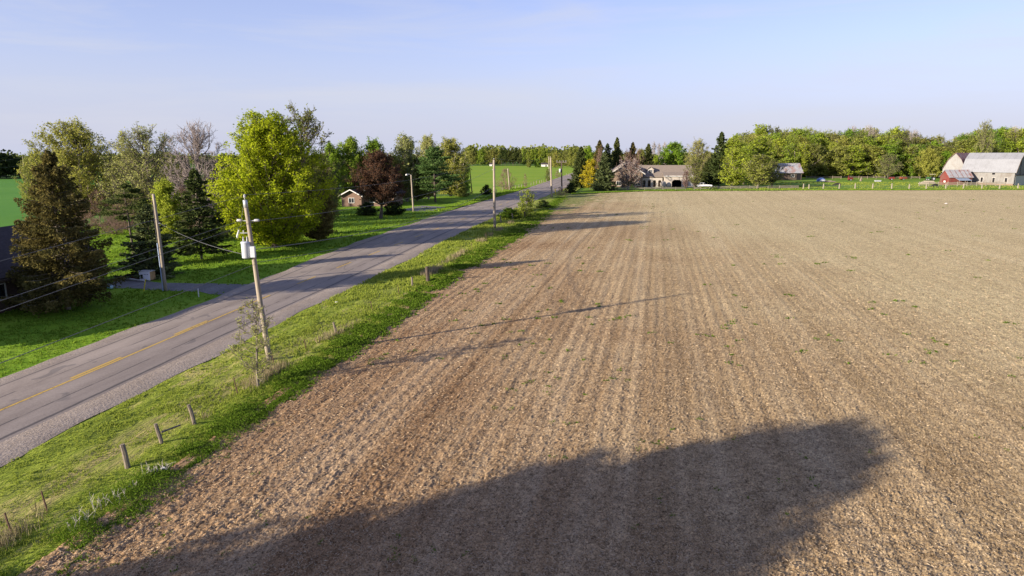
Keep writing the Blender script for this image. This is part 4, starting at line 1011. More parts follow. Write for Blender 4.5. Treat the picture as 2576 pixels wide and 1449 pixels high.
# ------------------------------------------------------------------ materials of made things
M['oldwood'] = plain('weathered_wood', (0.165, 0.138, 0.108), 0.4, 6.0, 0.95, stretch=(3, 3, 0.5), bmp=0.6)
M['darkwood'] = plain('dark_wood', (0.075, 0.058, 0.045), 0.4, 6.0, 0.95, stretch=(3, 3, 0.5), bmp=0.6)
M['palewood'] = plain('pale_cedar', (0.215, 0.190, 0.150), 0.3, 5.0, 0.95, stretch=(2, 2, 0.5), bmp=0.4)
M['polewood'] = plain('pole_wood', (0.27, 0.230, 0.180), 0.3, 5.0, 0.95, stretch=(4, 4, 0.25), bmp=0.4)
M['rust'] = plain('rusty_steel', (0.085, 0.048, 0.034), 0.4, 12, 0.9)
M['wire'] = plain('cable', (0.10, 0.10, 0.105), 0.1, 3, 0.6, spec=0.4)
M['galv'] = plain('galvanised', (0.42, 0.44, 0.46), 0.12, 3, 0.45, 0.3)
M['tank'] = plain('transformer_grey', (0.42, 0.44, 0.48), 0.06, 3, 0.45)
M['porcelain'] = plain('porcelain', (0.36, 0.36, 0.37), 0.08, 6, 0.3)
M['white'] = plain('white_paint', (0.55, 0.54, 0.52), 0.06, 3, 0.7)
M['blackp'] = plain('black_plastic', (0.012, 0.012, 0.014), 0.2, 4, 0.6)
M['redp'] = plain('red_paint', (0.135, 0.022, 0.020), 0.25, 2, 0.6)
M['yellowp'] = plain('yellow_plastic', (0.62, 0.50, 0.03), 0.1, 4, 0.6)
M['glass'] = plain('window_glass', (0.020, 0.024, 0.030), 0.3, 2, 0.12, spec=0.6)
M['bluep'] = plain('blue_conduit', (0.33, 0.42, 0.58), 0.1, 4, 0.6)

# ------------------------------------------------------------------ field fence
fence = empty('field_fence', (*G(322, 1175)[:2], 0)); tag(fence, 'old wire fence on mixed wooden and steel posts along the tilled field', 'fence')
F0 = np.array(fence.location)
rf = random.Random(21)
tops = []
def fpost(base, top, r, mat, kind='post'):
    b = G(*base); t = at(top[0], top[1], b[1]); lean = (t - b)
    pts = [b + [0, 0, -0.15] - F0, b + lean * 0.33 + [rf.gauss(0, 0.01), 0, 0] - F0, b + lean * 0.7 + [rf.gauss(0, 0.012), 0, 0] - F0, t - F0]
    MB().tube(pts, [r * 1.08, r, r * 0.96, r * 0.9], 8 if r > 0.05 else 5).build(kind, mat, fence)
    tops.append((b, t))
for base, top, r in [((322, 1177), (307, 1118), 0.105), ((409, 1117), (391, 1066), 0.085), ((491, 1070), (474, 1018), 0.09), ((846, 840), (839, 811), 0.085), ((1038, 722), (1036, 697), 0.10), ((1261, 562), (1258, 543), 0.11), ((1290, 553), (1288, 536), 0.11)]:
    fpost(base, top, r, M['oldwood'])
fpost((1077, 712), (1074, 671), 0.19, M['darkwood']); fpost((1320, 548), (1320, 532), 0.12, M['darkwood'])
for base, top in [((119, 1290), (104, 1236)), ((598, 992), (588, 950)), ((691, 925), (684, 892)), ((771, 881), (765, 853)), ((937, 782), (932, 758)), ((1004, 742), (1000, 716)), ((1116, 684), (1112, 660)), ((1160, 644), (1160, 617)), ((1188, 632), (1186, 610)), ((1224, 606), (1222, 585)), ((1240, 590), (1239, 571)), ((30, 1345), (12, 1290)), ((1345, 528), (1344, 514)), ((1372, 510), (1372, 497))]:
    fpost(base, top, 0.030, M['rust'], 'steel_post')
tops.sort(key=lambda q: q[0][1])
MB().tube([G(409, 1117) + [0, 0, 0.55] - F0, G(440, 1104) + [0.25, 0.1, 0.62] - F0], [0.045, 0.04], 6).build('broken_rail', M['oldwood'], fence)
for fr in (0.35, 0.65, 0.92):
    pts = [b * (1 - fr) + t * fr - F0 for b, t in tops]
    MB().tube(pts, 0.004, 3, False).build('wire_strand', M['rust'], fence)

# ------------------------------------------------------------------ fence beyond the field
rail = empty('rail_fence', (FAR1[0], FAR1[1], 0)); tag(rail, 'low split rail fence with pale logs in front of the stone house', 'fence')
R0 = np.array(rail.location)
px_rail = [1524, 1552, 1576, 1600, 1622, 1648, 1668, 1700, 1725, 1748, 1762, 1790, 1806, 1838, 1862, 1886, 1905, 1932, 1960, 1990, 2008]
for i, x in enumerate(px_rail):
    y = np.interp(x, [1524, 2008], [478.2, 474.2]); b = G(x, y)
    MB().tube([b + [0, 0, -0.1] - R0, b + [rf.gauss(0, 0.04), 0, rf.uniform(0.9, 1.25)] - R0], [0.13, 0.11], 6).build('post', M['palewood'], rail)
    if i + 1 < len(px_rail):
        x2 = px_rail[i + 1]; c = G(x2, np.interp(x2, [1524, 2008], [478.2, 474.2]))
        for z in (0.35, 0.68, 0.98):
            if rf.random() < (0.30 if z > 0.9 else 0.12): continue
            MB().tube([b + [0, -0.1, z + rf.gauss(0, 0.05)] - R0, (b + c) / 2 + [0, -0.1, z + rf.gauss(0, 0.05)] - R0, c + [0, -0.1, z + rf.gauss(0, 0.05)] - R0], [0.11, 0.12, 0.10], 6).build('rail', M['palewood'], rail)
past = empty('pasture_fence', (*G(2195, 474)[:2], 0)); tag(past, 'row of stout pale posts along the far field edge before the pasture', 'fence')
R1 = np.array(past.location); prev = None
for x in [2021, 2035, 2071, 2111, 2151, 2195, 2243, 2287, 2330, 2379, 2423, 2470, 2514, 2560, 2606]:
    b = G(x, 474.3); h = rf.uniform(1.6, 1.95); q = rf.gauss(0, 0.08)
    MB().tube([b + [0, 0, -0.1] - R1, b + [q * 0.6, 0, h * 0.55] - R1, b + [q, 0, h] - R1], [0.28, 0.24, 0.2], 7).build('post', M['palewood'], past)
    if prev is not None:
        for z in (0.6, 1.2): MB().tube([prev + [0, 0, z] - R1, b + [0, 0, z] - R1], 0.012, 3, False).build('wire_strand', M['galv'], past)
    prev = b
yard = empty('yard_fence', (*G(2390, 462)[:2], 0)); tag(yard, 'pale wooden rail fence in front of the red shed and barn', 'fence')
R2 = np.array(yard.location); prev = None
for x in np.arange(2312, 2552, 24):
    b = G(x, 468.3)
    MB().box(-0.12, 0.12, -0.12, 0.12, -0.1, 1.75).build('post', M['palewood'], yard).location = b - R2
    if prev is not None:
        for z in (0.5, 0.95, 1.4):
            k1, k2 = rf.gauss(0, 0.06), rf.gauss(0, 0.06); dd = b - prev; nn = np.array([-dd[1], dd[0], 0]) / np.linalg.norm(dd) * 0.05
            u0, u1 = prev + [0, 0, z + k1], b + [0, 0, z + k2]
            MB().add([u0 - nn - R2 - [0, 0, .1], u1 - nn - R2 - [0, 0, .1], u1 + nn - R2 - [0, 0, .1], u0 + nn - R2 - [0, 0, .1], u0 - nn - R2 + [0, 0, .1], u1 - nn - R2 + [0, 0, .1], u1 + nn - R2 + [0, 0, .1], u0 + nn - R2 + [0, 0, .1]],
                     [(0,3,2,1),(4,5,6,7),(0,1,5,4),(1,2,6,5),(2,3,7,6),(3,0,4,7)]).build('rail', M['palewood'], yard)
    prev = b
back = empty('paddock_fence', (*G(2110, 446)[:2], 0)); tag(back, 'grey rail fence at the back of the pasture under the wood', 'fence')
R3 = np.array(back.location); prev = None
for x in np.arange(2028, 2330, 22):
    b = G(x, 450 + rf.gauss(0, 0.3))
    MB().tube([b + [0, 0, -0.1] - R3, b + [0, 0, 1.5] - R3], [0.16, 0.13], 6).build('post', M['oldwood'], back)
    if prev is not None:
        for z in (0.6, 1.1): MB().tube([prev + [0, 0, z] - R3, b + [0, 0, z] - R3], 0.09, 5).build('rail', M['oldwood'], back)
    prev = b
mf = empty('meadow_fence', (*G(1330, 468)[:2], 0)); tag(mf, 'short pale fence posts along the meadow beside the far road', 'fence')
R4 = np.array(mf.location)
for x, y in [(1235, 486), (1249, 484), (1264, 479), (1297, 473.5), (1306, 472), (1312, 471), (1320, 470), (1336, 466), (1343, 464), (1350, 462), (1358, 461), (1363, 460), (1368, 459), (1375, 457), (1425, 443), (1431, 442)]:
    b = G(x, y); MB().tube([b + [0, 0, -0.1] - R4, b + [rf.gauss(0, 0.05), 0, rf.uniform(1.0, 1.6)] - R4], [0.14, 0.12], 6).build('post', M['palewood'] if rf.random() < 0.7 else M['oldwood'], mf)

# ------------------------------------------------------------------ utility poles
def utility_pole(label, base, top, r0, r1, mat=None, name='utility_pole'):
    b = G(*base); t = at(top[0], top[1], b[1])
    e = empty(name, (b[0], b[1], 0)); tag(e, label, 'pole')
    L = t - b
    k = 9; pts = [L * i / (k - 1) + [rf.gauss(0, 0.012), rf.gauss(0, 0.012), 0] for i in range(k)]
    pts[0] = -0.03 * L
    MB().tube(pts, [r0 + (r1 - r0) * i / (k - 1) for i in range(k)], 12).build('pole', mat or M['polewood'], e, True)
    return e, b, L
def pin(e, p, h=0.30, r=0.055):
    p = Vector([float(c) for c in p])
    o = MB().tube([p, p + Vector((0, 0, h * 0.45))], 0.02, 6).tube([p + Vector((0, 0, h * 0.4)), p + Vector((0, 0, h * 0.55)), p + Vector((0, 0, h * 0.75)), p + Vector((0, 0, h))], [r * 1.3, r, r * 1.1, r * 0.5], 10).build('insulator', M['porcelain'], e, True)
    return o
P1, b1, L1 = utility_pole('leaning wooden pole carrying a grey transformer, right of the road', (678, 907), (616, 503), 0.17, 0.115)
q = L1 * 1.0
pin(P1, q, 0.34, 0.06)
MB().tube([L1 * 0.955, L1 * 1.0], [0.128, 0.122], 12).build('pole_cap', M['galv'], P1, True)
def on1(f, dx=0, dy=0, dz=0): return L1 * f + np.array([dx, dy, dz])
# secondary spool insulators
for sgn in (-1, 1):
    a = on1(0.875, sgn * 0.12, 0, 0); c = on1(0.875, sgn * 0.62, 0.0, 0.03)
    o = MB().tube([a, c], 0.022, 6).build('bracket', M['galv'], P1)
    MB().tube([c - [sgn * 0.26, 0, 0], c - [sgn * 0.2, 0, 0], c - [0, 0, 0], c + [sgn * 0.05, 0, 0]], [0.05, 0.085, 0.085, 0.045], 10).build('insulator', M['porcelain'], P1, True)
# transformer can
tz = on1(0.70, -0.34, -0.10, 0)
tank = MB()
hh = 1.02
tank.tube([tz + [0, 0, -0.48], tz + [0, 0, -0.44], tz + [0, 0, 0.40], tz + [0, 0, 0.46], tz + [0, 0, 0.50]], [0.235, 0.26, 0.265, 0.285, 0.26], 20)
tk = tank.build('transformer', M['tank'], P1, True)
MB().tube([tz + [0, 0, 0.42], tz + [0, 0, 0.445]], 0.292, 20).build('rim', M['tank'], tk, True)
for dx in (-0.12, 0.10):
    MB().tube([tz + [dx, 0, 0.48], tz + [dx, 0, 0.60], tz + [dx, 0, 0.62], tz + [dx, 0, 0.80]], [0.03, 0.055, 0.045, 0.03], 8).build('bushing', M['porcelain'], tk, True)
MB().box(tz[0] + 0.20, tz[0] + 0.32, tz[1] - 0.06, tz[1] + 0.12, tz[2] - 0.25, tz[2] + 0.3).build('mounting_bracket', M['galv'], tk)
MB().box(*(lambda c: (c[0] - 0.10, c[0] + 0.18, c[1] - 0.36, c[1] - 0.16, c[2] - 0.42, c[2] + 0.24))(on1(0.70, 0.08, 0, 0))).build('meter_box', M['tank'], P1, bevel=0.02)
c = on1(0.80, -0.14, 0, 0.02)
MB().tube([c, c + [-0.62, 0, 0.0]], 0.022, 6).build('bracket', M['galv'], P1)
MB().tube([c + [-0.50, 0, 0.18], c + [-0.62, -0.05, -0.2], c + [-0.60, -0.05, -0.30]], [0.045, 0.06, 0.04], 8).build('fuse_cutout', M['white'], P1, True)
MB().tube([c + [-0.24, 0, -0.06], c + [-0.24, 0, 0.16]], [0.03, 0.035], 8).build('arrester', M['porcelain'], P1, True)
MB().tube([c + [-0.58, 0, 0.18], c + [-0.35, -0.1, 0.4], on1(0.98, -0.1, 0, 0)], 0.010, 5).build('jumper_wire', M['wire'], P1)
P2, b2, L2 = utility_pole('second plain wooden pole standing tall at the road bend', (1244.5, 574), (1242.5, 402), 0.24, 0.17)
pin(P2, L2, 0.30, 0.05)
for sgn in (-1, 1): MB().tube([L2 * 0.86, L2 * 0.86 + [sgn * 0.34, 0, 0]], [0.03, 0.05], 8).build('insulator', M['porcelain'], P2, True)
P3, b3, L3 = utility_pole('third wooden pole by the brush heap before the house', (1388, 496), (1385, 396), 0.30, 0.21)
pin(P3, L3, 0.35, 0.06)
P4, b4, L4 = utility_pole('dark pole with crossarm and small transformer near the hedge bush', (1413.5, 482), (1412.5, 404), 0.26, 0.20, M['darkwood'])
MB().box(-1.7, 1.7, -0.12, 0.12, -0.12, 0.12).build('crossarm', M['oldwood'], P4).location = L4 * 0.95
for dx in (-1.5, -0.6, 0.6, 1.5): pin(P4, L4 * 0.95 + [dx, 0, 0.12], 0.4, 0.10)
c4 = L4 * 0.68 + np.array([-0.55, -0.2, 0])
MB().tube([c4 + [0, 0, -0.6], c4 + [0, 0, 0.55], c4 + [0, 0, 0.62]], [0.33, 0.35, 0.2], 14).build('transformer', M['tank'], P4, True)
MB().box(-0.3, 0.1, -0.45, -0.2, 0.9, 1.7).build('meter_box', M['white'], P4)
P5, b5, L5 = utility_pole('far slim pole showing just left of the third pole', (1382.5, 452), (1380.5, 395), 0.26, 0.20)
pin(P5, L5, 0.4, 0.07)
P6, b6, L6 = utility_pole('pale pole beside the leafless round shrub at the meadow', (1282, 478), (1277.5, 424), 0.24, 0.18)
P7, b7, L7 = utility_pole('thin dark leaning pole at the left edge of the meadow', (1187.5, 487), (1181.5, 421), 0.17, 0.13, M['darkwood'])
P8, b8, L8 = utility_pole('pole with a yard lamp in front of the white pine', (1040, 532), (1034, 440), 0.19, 0.14)
MB().tube([L8 * 0.99, L8 * 0.99 + [-0.35, -0.1, 0.25], L8 * 0.99 + [-0.9, -0.2, 0.25]], 0.045, 6).build('lamp_arm', M['galv'], P8)
lh = L8 * 0.99 + np.array([-0.95, -0.2, 0.2])
MB().tube([lh + [0, 0, -0.22], lh + [0, 0, 0.0], lh + [0, 0, 0.12]], [0.30, 0.22, 0.1], 10).build('lamp_head', M['white'], P8, True)
P9, b9, L9 = utility_pole('yard pole with pale blue conduit before the low bushy spruce', (417, 731), (386, 488), 0.165, 0.12)
MB().tube([L9 * 0.0 + [-0.18, -0.13, 0], L9 * 0.5 + [-0.16, -0.13, 0]], 0.045, 8).build('conduit', M['bluep'], P9)
MB().tube([L9 * 0.5 + [-0.16, -0.13, 0], L9 * 0.9 + [-0.14, -0.12, 0]], 0.018, 6).build('riser_cable', M['wire'], P9)
MB().tube([L9 * 0.70 + [0.1, 0, 0], L9 * 0.70 + [0.28, -0.02, 0.02]], [0.05, 0.06], 8).build('insulator', M['porcelain'], P9, True)
P10, b10, L10 = utility_pole('lone pole in the crop field at far left', (65, 470), (57, 394), 0.22, 0.16)

# wires: each hangs from pole to pole
def cable(label, p, q, sag, r=0.018, k=26, mat=None):
    p = np.array(p, float); q = np.array(q, float); t = np.linspace(0, 1, k)
    pts = p[None] * (1 - t)[:, None] + q[None] * t[:, None]; pts[:, 2] -= sag * 4 * t * (1 - t)
    tag(MB().tube(pts, r, 6).build('overhead_wire', mat or M['wire'], None, True), label, 'wire')
S1, S2, S3 = b1 + L1, b2 + L2, b3 + L3
back_dir = np.array([-0.165, -1.0, 0]); PB = b1 + back_dir * 46                  # the previous pole stands behind the camera
def back_pt(px, py, Y): return at(px, py, Y)
def to_edge(label, start, mid_px, mid_Y, sag=0.0, r=0.018):
    """a wire from a pole towards the previous pole behind the camera, passing the given pixel"""
    m_ = at(mid_px[0], mid_px[1], mid_Y); d_ = (m_ - start) / np.linalg.norm((m_ - start)[:2]); L_ = 58.0
    cable(label, start, start + d_ * L_, sag, r)
to_edge('topmost wire leaving the transformer pole towards the left edge', S1 + [0, 0, 0.25], (0, 657), 22.0, 0.0, 0.009)
to_edge('upper of two close parallel wires running to the left edge', b1 + L1 * 0.875 + [-0.5, 0, 0], (0, 757), 19.5, 0.0, 0.009)
to_edge('lower of two close parallel wires running to the left edge', b1 + L1 * 0.875 + [0.5, 0, 0], (0, 783), 19.0, 0.0, 0.009)
to_edge('lowest thick cable from the transformer pole to the lower left edge', b1 + L1 * 0.61, (0, 914), 17.0, 0.0, 0.011)
cable('bare top wire between the transformer pole and the second pole', S1 + [0, 0, 0.3], S2 + [0, 0, 0.3], 1.0, 0.012)
cable('wire from the insulators of the transformer pole to the second pole', b1 + L1 * 0.875 + [0.5, 0, 0], b2 + L2 * 0.86 + [-0.3, 0, 0], 1.1, 0.015)
cable('upper communication cable sagging from the transformer pole across the lawn', b1 + L1 * 0.70, b2 + L2 * 0.62, 1.5, 0.024)
cable('lower communication cable sagging from the transformer pole across the lawn', b1 + L1 * 0.62, b2 + L2 * 0.55, 1.55, 0.016)
cable('service wire from the transformer pole to the yard pole', b9 + L9 * 0.70 + [0.28, 0, 0], b1 + L1 * 0.66, 0.35, 0.014)
cable('wire between the second pole and the third pole', S2 + [0, 0, 0.3], S3 + [0, 0, 0.3], 0.9, 0.014)
cable('cable strung low between the second pole and the third pole', b2 + L2 * 0.62, b3 + L3 * 0.62, 1.2, 0.020)
for i, z in enumerate((0.98, 0.72, 0.45)):
    cable(['top', 'middle', 'bottom'][i] + ' one of three wires at the lone pole in the crop field', b10 + L10 * z, at(-60, (411, 426, 447)[i], b10[1] - 12), 0.3, 0.03)

# ------------------------------------------------------------------ materials of buildings
def clad(name, c, axis_scale, scale=1.0, var=0.3, rough=0.85, stain=None, metal=0.0):
    m, nt, N, L, b = new_mat(name)
    f = noise_node(nt, obj_vec(nt, axis_scale), scale, 4, 0.65); g_ = noise_node(nt, obj_vec(nt), 0.35, 5, 0.65, 0.5)
    cc = ramp(nt, f, [(0.3, tuple(v * (1 - var) for v in c)), (0.7, tuple(min(1, v * (1 + var * 0.6)) for v in c))])
    if stain: cc = mixc(nt, maprange(nt, g_, 0.48, 0.64), cc, stain)
    L.new(cc, b.inputs['Base Color']); b.inputs['Roughness'].default_value = rough; b.inputs['Metallic'].default_value = metal
    b.inputs['Specular IOR Level'].default_value = 0.25
    bump(nt, b, f, 0.25, 0.03); return m
M['shingle_dark'] = clad('dark_shingles', (0.050, 0.042, 0.046), (1, 1, 3), 3.0, 0.35, 0.9)
M['brick_dark'] = clad('dark_brick', (0.115, 0.080, 0.062), (2, 2, 5), 2.0, 0.35, 0.9)
M['shingle'] = clad('brown_shingles', (0.200, 0.165, 0.135), (1, 1, 3), 2.0, 0.2, 0.9)
M['stone'] = clad('buff_stone', (0.205, 0.150, 0.108), (1, 1, 1), 1.6, 0.3, 0.9, (0.15, 0.105, 0.075))
M['siding'] = clad('white_siding', (0.385, 0.345, 0.300), (1, 1, 5), 2.0, 0.08, 0.8)
M['brick_red'] = clad('buff_brick', (0.17, 0.112, 0.085), (1, 1, 2), 3.0, 0.25, 0.9)  # brick tone darkened all over, standing in for the shade on this house
M['metalroof'] = clad('pale_metal_roof', (0.222, 0.230, 0.250), (4, 4, 0.2), 1.0, 0.12, 0.65, (0.190, 0.196, 0.212), 0.1)
M['rustroof'] = clad('rusty_metal_roof', (0.22, 0.15, 0.14), (3, 3, 0.3), 0.8, 0.45, 0.7, (0.20, 0.055, 0.05), 0.1)
M['greyroof'] = clad('grey_metal_roof', (0.30, 0.305, 0.325), (3, 3, 0.3), 0.8, 0.30, 0.6, (0.26, 0.17, 0.15), 0.1)
M['barnwood'] = clad('weathered_barn_boards', (0.200, 0.194, 0.188), (5, 5, 0.25), 1.0, 0.28, 0.95, (0.150, 0.134, 0.122))
M['barnwhite'] = clad('whitewashed_boards', (0.235, 0.232, 0.228), (5, 5, 0.25), 1.0, 0.15, 0.95, (0.200, 0.186, 0.175))
M['redbarn'] = clad('red_boards', (0.165, 0.040, 0.034), (5, 5, 0.3), 1.0, 0.3, 0.9, (0.13, 0.06, 0.05))
M['trimgrey'] = plain('grey_trim', (0.40, 0.385, 0.36), 0.15, 2)
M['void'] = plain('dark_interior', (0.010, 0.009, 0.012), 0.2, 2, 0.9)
M['cream'] = plain('cream_cover', (0.42, 0.37, 0.30), 0.12, 1.2, 0.85)

def window(parent, x, z, w, h, y=0.0, frame=None, n=2, depth=0.10, mull=True):
    """window on a wall that faces -y at depth y"""
    fr = MB(); t = 0.09
    fr.box(x - w/2 - t, x + w/2 + t, y - depth, y + 0.02, z + h/2, z + h/2 + t).box(x - w/2 - t, x + w/2 + t, y - depth - 0.02, y + 0.02, z - h/2 - t, z - h/2)
    fr.box(x - w/2 - t, x - w/2, y - depth, y + 0.02, z - h/2, z + h/2).box(x + w/2, x + w/2 + t, y - depth, y + 0.02, z - h/2, z + h/2)
    if mull: fr.box(x - 0.03, x + 0.03, y - depth * 0.8, y + 0.02, z - h/2, z + h/2)
    f = fr.build('window', frame or M['white'], parent)
    MB().box(x - w/2, x + w/2, y - 0.03, y + 0.02, z - h/2, z + h/2).build('pane', M['glass'], f)
    return f
def roof_slab(mb, axis, e0, e1, z0, z1, a0, a1, th=0.18):
    """sloping slab: from (e0, z0) up to (e1, z1), running from a0 to a1 along `axis`"""
    return mb.prism([(e0, z0), (e1, z1), (e1, z1 + th), (e0, z0 + th)], axis, a0, a1)

# ------------------------------------------------------------------ dark house at the left edge, its long front along the road
hb = G(68, 768); hrz = math.atan(0.16)
dh = empty('dark_house', (hb[0], hb[1], -0.05), math.pi / 2 - hrz * 0.35 )
tag(dh, 'dark low house with dark shingle roof at the left edge', 'house')
# local x runs along the road (away), local -y faces the road
LH = 17.0
MB().box(-LH, 9, 0.0, 8.5, 0, 3.1).build('wall', M['brick_dark'], dh)
MB().prism([(0.01, 3.1), (8.49, 3.1), (4.25, 5.7)], 'x', -LH + 0.01, 8.99).build('gable', M['brick_dark'], dh)
rb = MB(); roof_slab(rb, 'x', -0.7, 4.25, 2.75, 6.1, -LH - 0.5, 9.5); roof_slab(rb, 'x', 9.2, 4.25, 2.75, 6.1, -LH - 0.5, 9.5)
rfo = rb.build('roof', M['shingle_dark'], dh)
MB().box(-LH - 0.5, 9.5, -0.82, -0.66, 2.62, 2.80).build('gutter', M['darkwood'], rfo)
window(dh, -2.9, 1.75, 1.7, 1.1, 0.0); window(dh, 4.5, 1.75, 1.5, 1.1, 0.0)
window(dh, -9.0, 1.75, 1.7, 1.1, 0.0)
dr = MB().box(0.6, 1.6, -0.06, 0.02, 0.1, 2.2).build('door', M['white'], dh)
MB().box(1.45, 1.53, -0.12, -0.05, 1.0, 1.1).build('handle', M['galv'], dr)
MB().box(-0.9, 0.2, -0.95, -0.25, 0, 1.15).build('heat_pump', M['tank'], dh, bevel=0.03)

# ------------------------------------------------------------------ low brick house behind the crimson maple
lb = G(860, 519); lo = empty('brick_house', (lb[0], lb[1], -0.05), -0.12)
tag(lo, 'low brick house with pale roof edges behind the crimson maple', 'house')
w0 = 5.0
MB().box(0, w0, 0, 8, 0, 2.7).build('wall', M['brick_red'], lo)
MB().prism([(0, 2.7), (w0, 2.7), (w0 / 2, 3.9)], 'y', 0.0, 7.99).build('gable', M['brick_red'], lo)
q = MB(); roof_slab(q, 'y', -0.5, w0 / 2, 2.45, 4.0, -0.7, 8.3); roof_slab(q, 'y', w0 + 0.5, w0 / 2, 2.45, 4.0, -0.7, 8.3)
r_ = q.build('roof', M['shingle_dark'], lo)
q = MB(); roof_slab(q, 'y', -0.55, w0 / 2, 2.40, 3.98, -0.85, -0.70, 0.26); roof_slab(q, 'y', w0 + 0.55, w0 / 2, 2.40, 3.98, -0.85, -0.70, 0.26); q.build('fascia', M['white'], r_)
MB().box(w0 + 0.01, 12.5, 2.0, 10, 0, 3.2).build('wall', M['brick_red'], lo)
MB().prism([(w0 - 0.5, 3.2), (12.5, 3.2), (8.6, 5.3)], 'y', 2.01, 9.9).build('gable', M['brick_red'], lo)
q = MB(); roof_slab(q, 'y', w0 - 1.2, 8.6, 2.9, 5.4, 1.3, 10.4); roof_slab(q, 'y', 13.4, 8.6, 2.9, 5.4, 1.3, 10.4)
r_ = q.build('roof', M['shingle_dark'], lo)
q = MB(); roof_slab(q, 'y', w0 - 1.25, 8.6, 2.85, 5.38, 1.14, 1.30, 0.28); roof_slab(q, 'y', 13.45, 8.6, 2.85, 5.38, 1.14, 1.30, 0.28); q.build('fascia', M['white'], r_)
for x in (7.2, 10.4): window(lo, x, 1.6, 1.4, 1.2, 2.0)
window(lo, 2.5, 1.5, 1.3, 1.1, 0.0)
MB().box(9.4, 10.2, 5.6, 6.4, 4.4, 6.2).build('chimney', M['brick_red'], lo)

# ------------------------------------------------------------------ stone house beyond the field
s_ = span(1600, 471); hp = G(1537, 471.5)
ho = empty('stone_house', (hp[0], hp[1], -0.05), -0.05); tag(ho, 'long stone and white house with brown roof, dormer and arched porch', 'house')
def hx(px): return (px - 1537) * s_
def hz(py): return (471.5 - py) * s_
gw = hx(1614)                                                     # gable wing
ze, zp = hz(436), hz(411)
MB().box(0, gw, 0, 12, 0, ze).build('wall', M['stone'], ho)
MB().prism([(0, ze), (gw, ze), (gw / 2, zp)], 'y', 0.0, 11.99).build('gable', M['stone'], ho)
q = MB(); roof_slab(q, 'y', -0.9, gw / 2, ze - 0.40, zp + 0.08, -0.6, 12.4, 0.25); roof_slab(q, 'y', gw + 0.9, gw / 2, ze - 0.40, zp + 0.08, -0.6, 12.4, 0.25)
r_ = q.build('roof', M['shingle'], ho)
q = MB(); roof_slab(q, 'y', -0.95, gw / 2, ze - 0.60, zp - 0.02, -0.78, -0.60, 0.45); roof_slab(q, 'y', gw + 0.95, gw / 2, ze - 0.60, zp - 0.02, -0.78, -0.60, 0.45); q.build('fascia', M['trimgrey'], r_)
for px in (1556, 1603): window(ho, hx(px), hz(461), 1.7, 1.5, 0.0, n=2)
window(ho, hx(1577), hz(446), 1.5, 1.4, 0.0)
MB().box(gw / 2 - 0.45, gw / 2 + 0.45, 6.2, 7.2, zp - 0.8, zp + 0.9).build('chimney', M['stone'], ho)
x0, x1 = gw, hx(1743); zr, zl = hz(418.5), hz(445.5)                # main range
yb = 4.2
MB().box(x0 + 0.01, hx(1670), yb, yb + 9.5, 0, zl).build('wall', M['stone'], ho)
q = MB(); roof_slab(q, 'x', yb - 2.1, yb + 5.2, zl - 0.15, zr, x0 - 0.3, x1 + 0.4, 0.22); roof_slab(q, 'x', yb + 11.5, yb + 5.2, zl - 0.6, zr, x0 - 0.3, x1 + 0.4, 0.22)
rm = q.build('roof', M['shingle'], ho)
MB().prism([(yb, zl), (yb + 9.5, zl), (yb + 5.2, zr - 0.05)], 'x', x1 - 0.25, x1).build('gable', M['siding'], ho)
# dormer on the main roof
dx0, dx1 = hx(1629), hx(1645); dy = yb - 0.1; dz0, dz1, dzp = hz(437.5), hz(427), hz(420.8)
dm = MB().box(dx0, dx1, dy, dy + 5.0, dz0, dz1).prism([(dx0, dz1), (dx1, dz1), ((dx0 + dx1) / 2, dzp)], 'y', dy, dy + 5.0).build('dormer', M['siding'], ho)
q = MB(); xm = (dx0 + dx1) / 2; roof_slab(q, 'y', dx0 - 0.3, xm, dz1 - 0.25, dzp, dy - 0.3, dy + 5.2, 0.14); roof_slab(q, 'y', dx1 + 0.3, xm, dz1 - 0.25, dzp, dy - 0.3, dy + 5.2, 0.14); q.build('dormer_roof', M['shingle'], dm)
window(ho, xm, (dz0 + dz1) / 2 - 0.05, 1.15, 1.25, dy)
# porch with arches
pz = hz(449.5); ph = hz(447.8)
ar0, ar1 = gw + 0.05, hx(1666); na = 4; aw = (ar1 - ar0) / na; yp = yb - 2.0
for i in range(na):
    xa, xb = ar0 + i * aw, ar0 + (i + 1) * aw; c = (xa + xb) / 2; rr = aw / 2 - 0.42
    arc = [(c + rr * math.cos(a), pz - 0.62 - rr * 0.75 + rr * 0.75 * math.sin(a)) for a in np.linspace(0, math.pi, 11)]
    for j in range(10):
        MB_ = None
    q = MB()
    for j in range(10):
        (ax, az), (bx, bz) = arc[j], arc[j + 1]
        q.prism([(ax, az), (bx, bz), (bx, ph), (ax, ph)], 'y', yp, yp + 0.3)
    q.box(xa, c - rr, yp, yp + 0.3, pz - 0.62 - rr * 0.75, ph).box(c + rr, xb, yp, yp + 0.3, pz - 0.62 - rr * 0.75, ph)
    q.build('arch', M['siding'], ho)
for i in range(na + 1):
    xa = ar0 + i * aw
    MB().box(xa - (0.42 if i else 0.0), xa + (0.42 if i < na else 0.0), yp + 0.003, yp + 0.297, 0, pz - 0.5 - (aw / 2 - 0.42) * 0.75).build('column', M['siding'], ho)
MB().box(ar0, ar1, yp - 0.3, yb, 0, 0.16).build('porch_floor', M['trimgrey'], ho)
for i, px in enumerate((1624, 1650)): window(ho, hx(px), 1.9, 1.3, 1.6, yb)
pd = MB().box(hx(1636) - 0.55, hx(1636) + 0.55, yb - 0.05, yb + 0.02, 0.16, 2.4).build('door', M['darkwood'], ho)
MB().box(hx(1636) + 0.38, hx(1636) + 0.45, yb - 0.11, yb - 0.04, 1.15, 1.3).build('handle', M['galv'], pd)
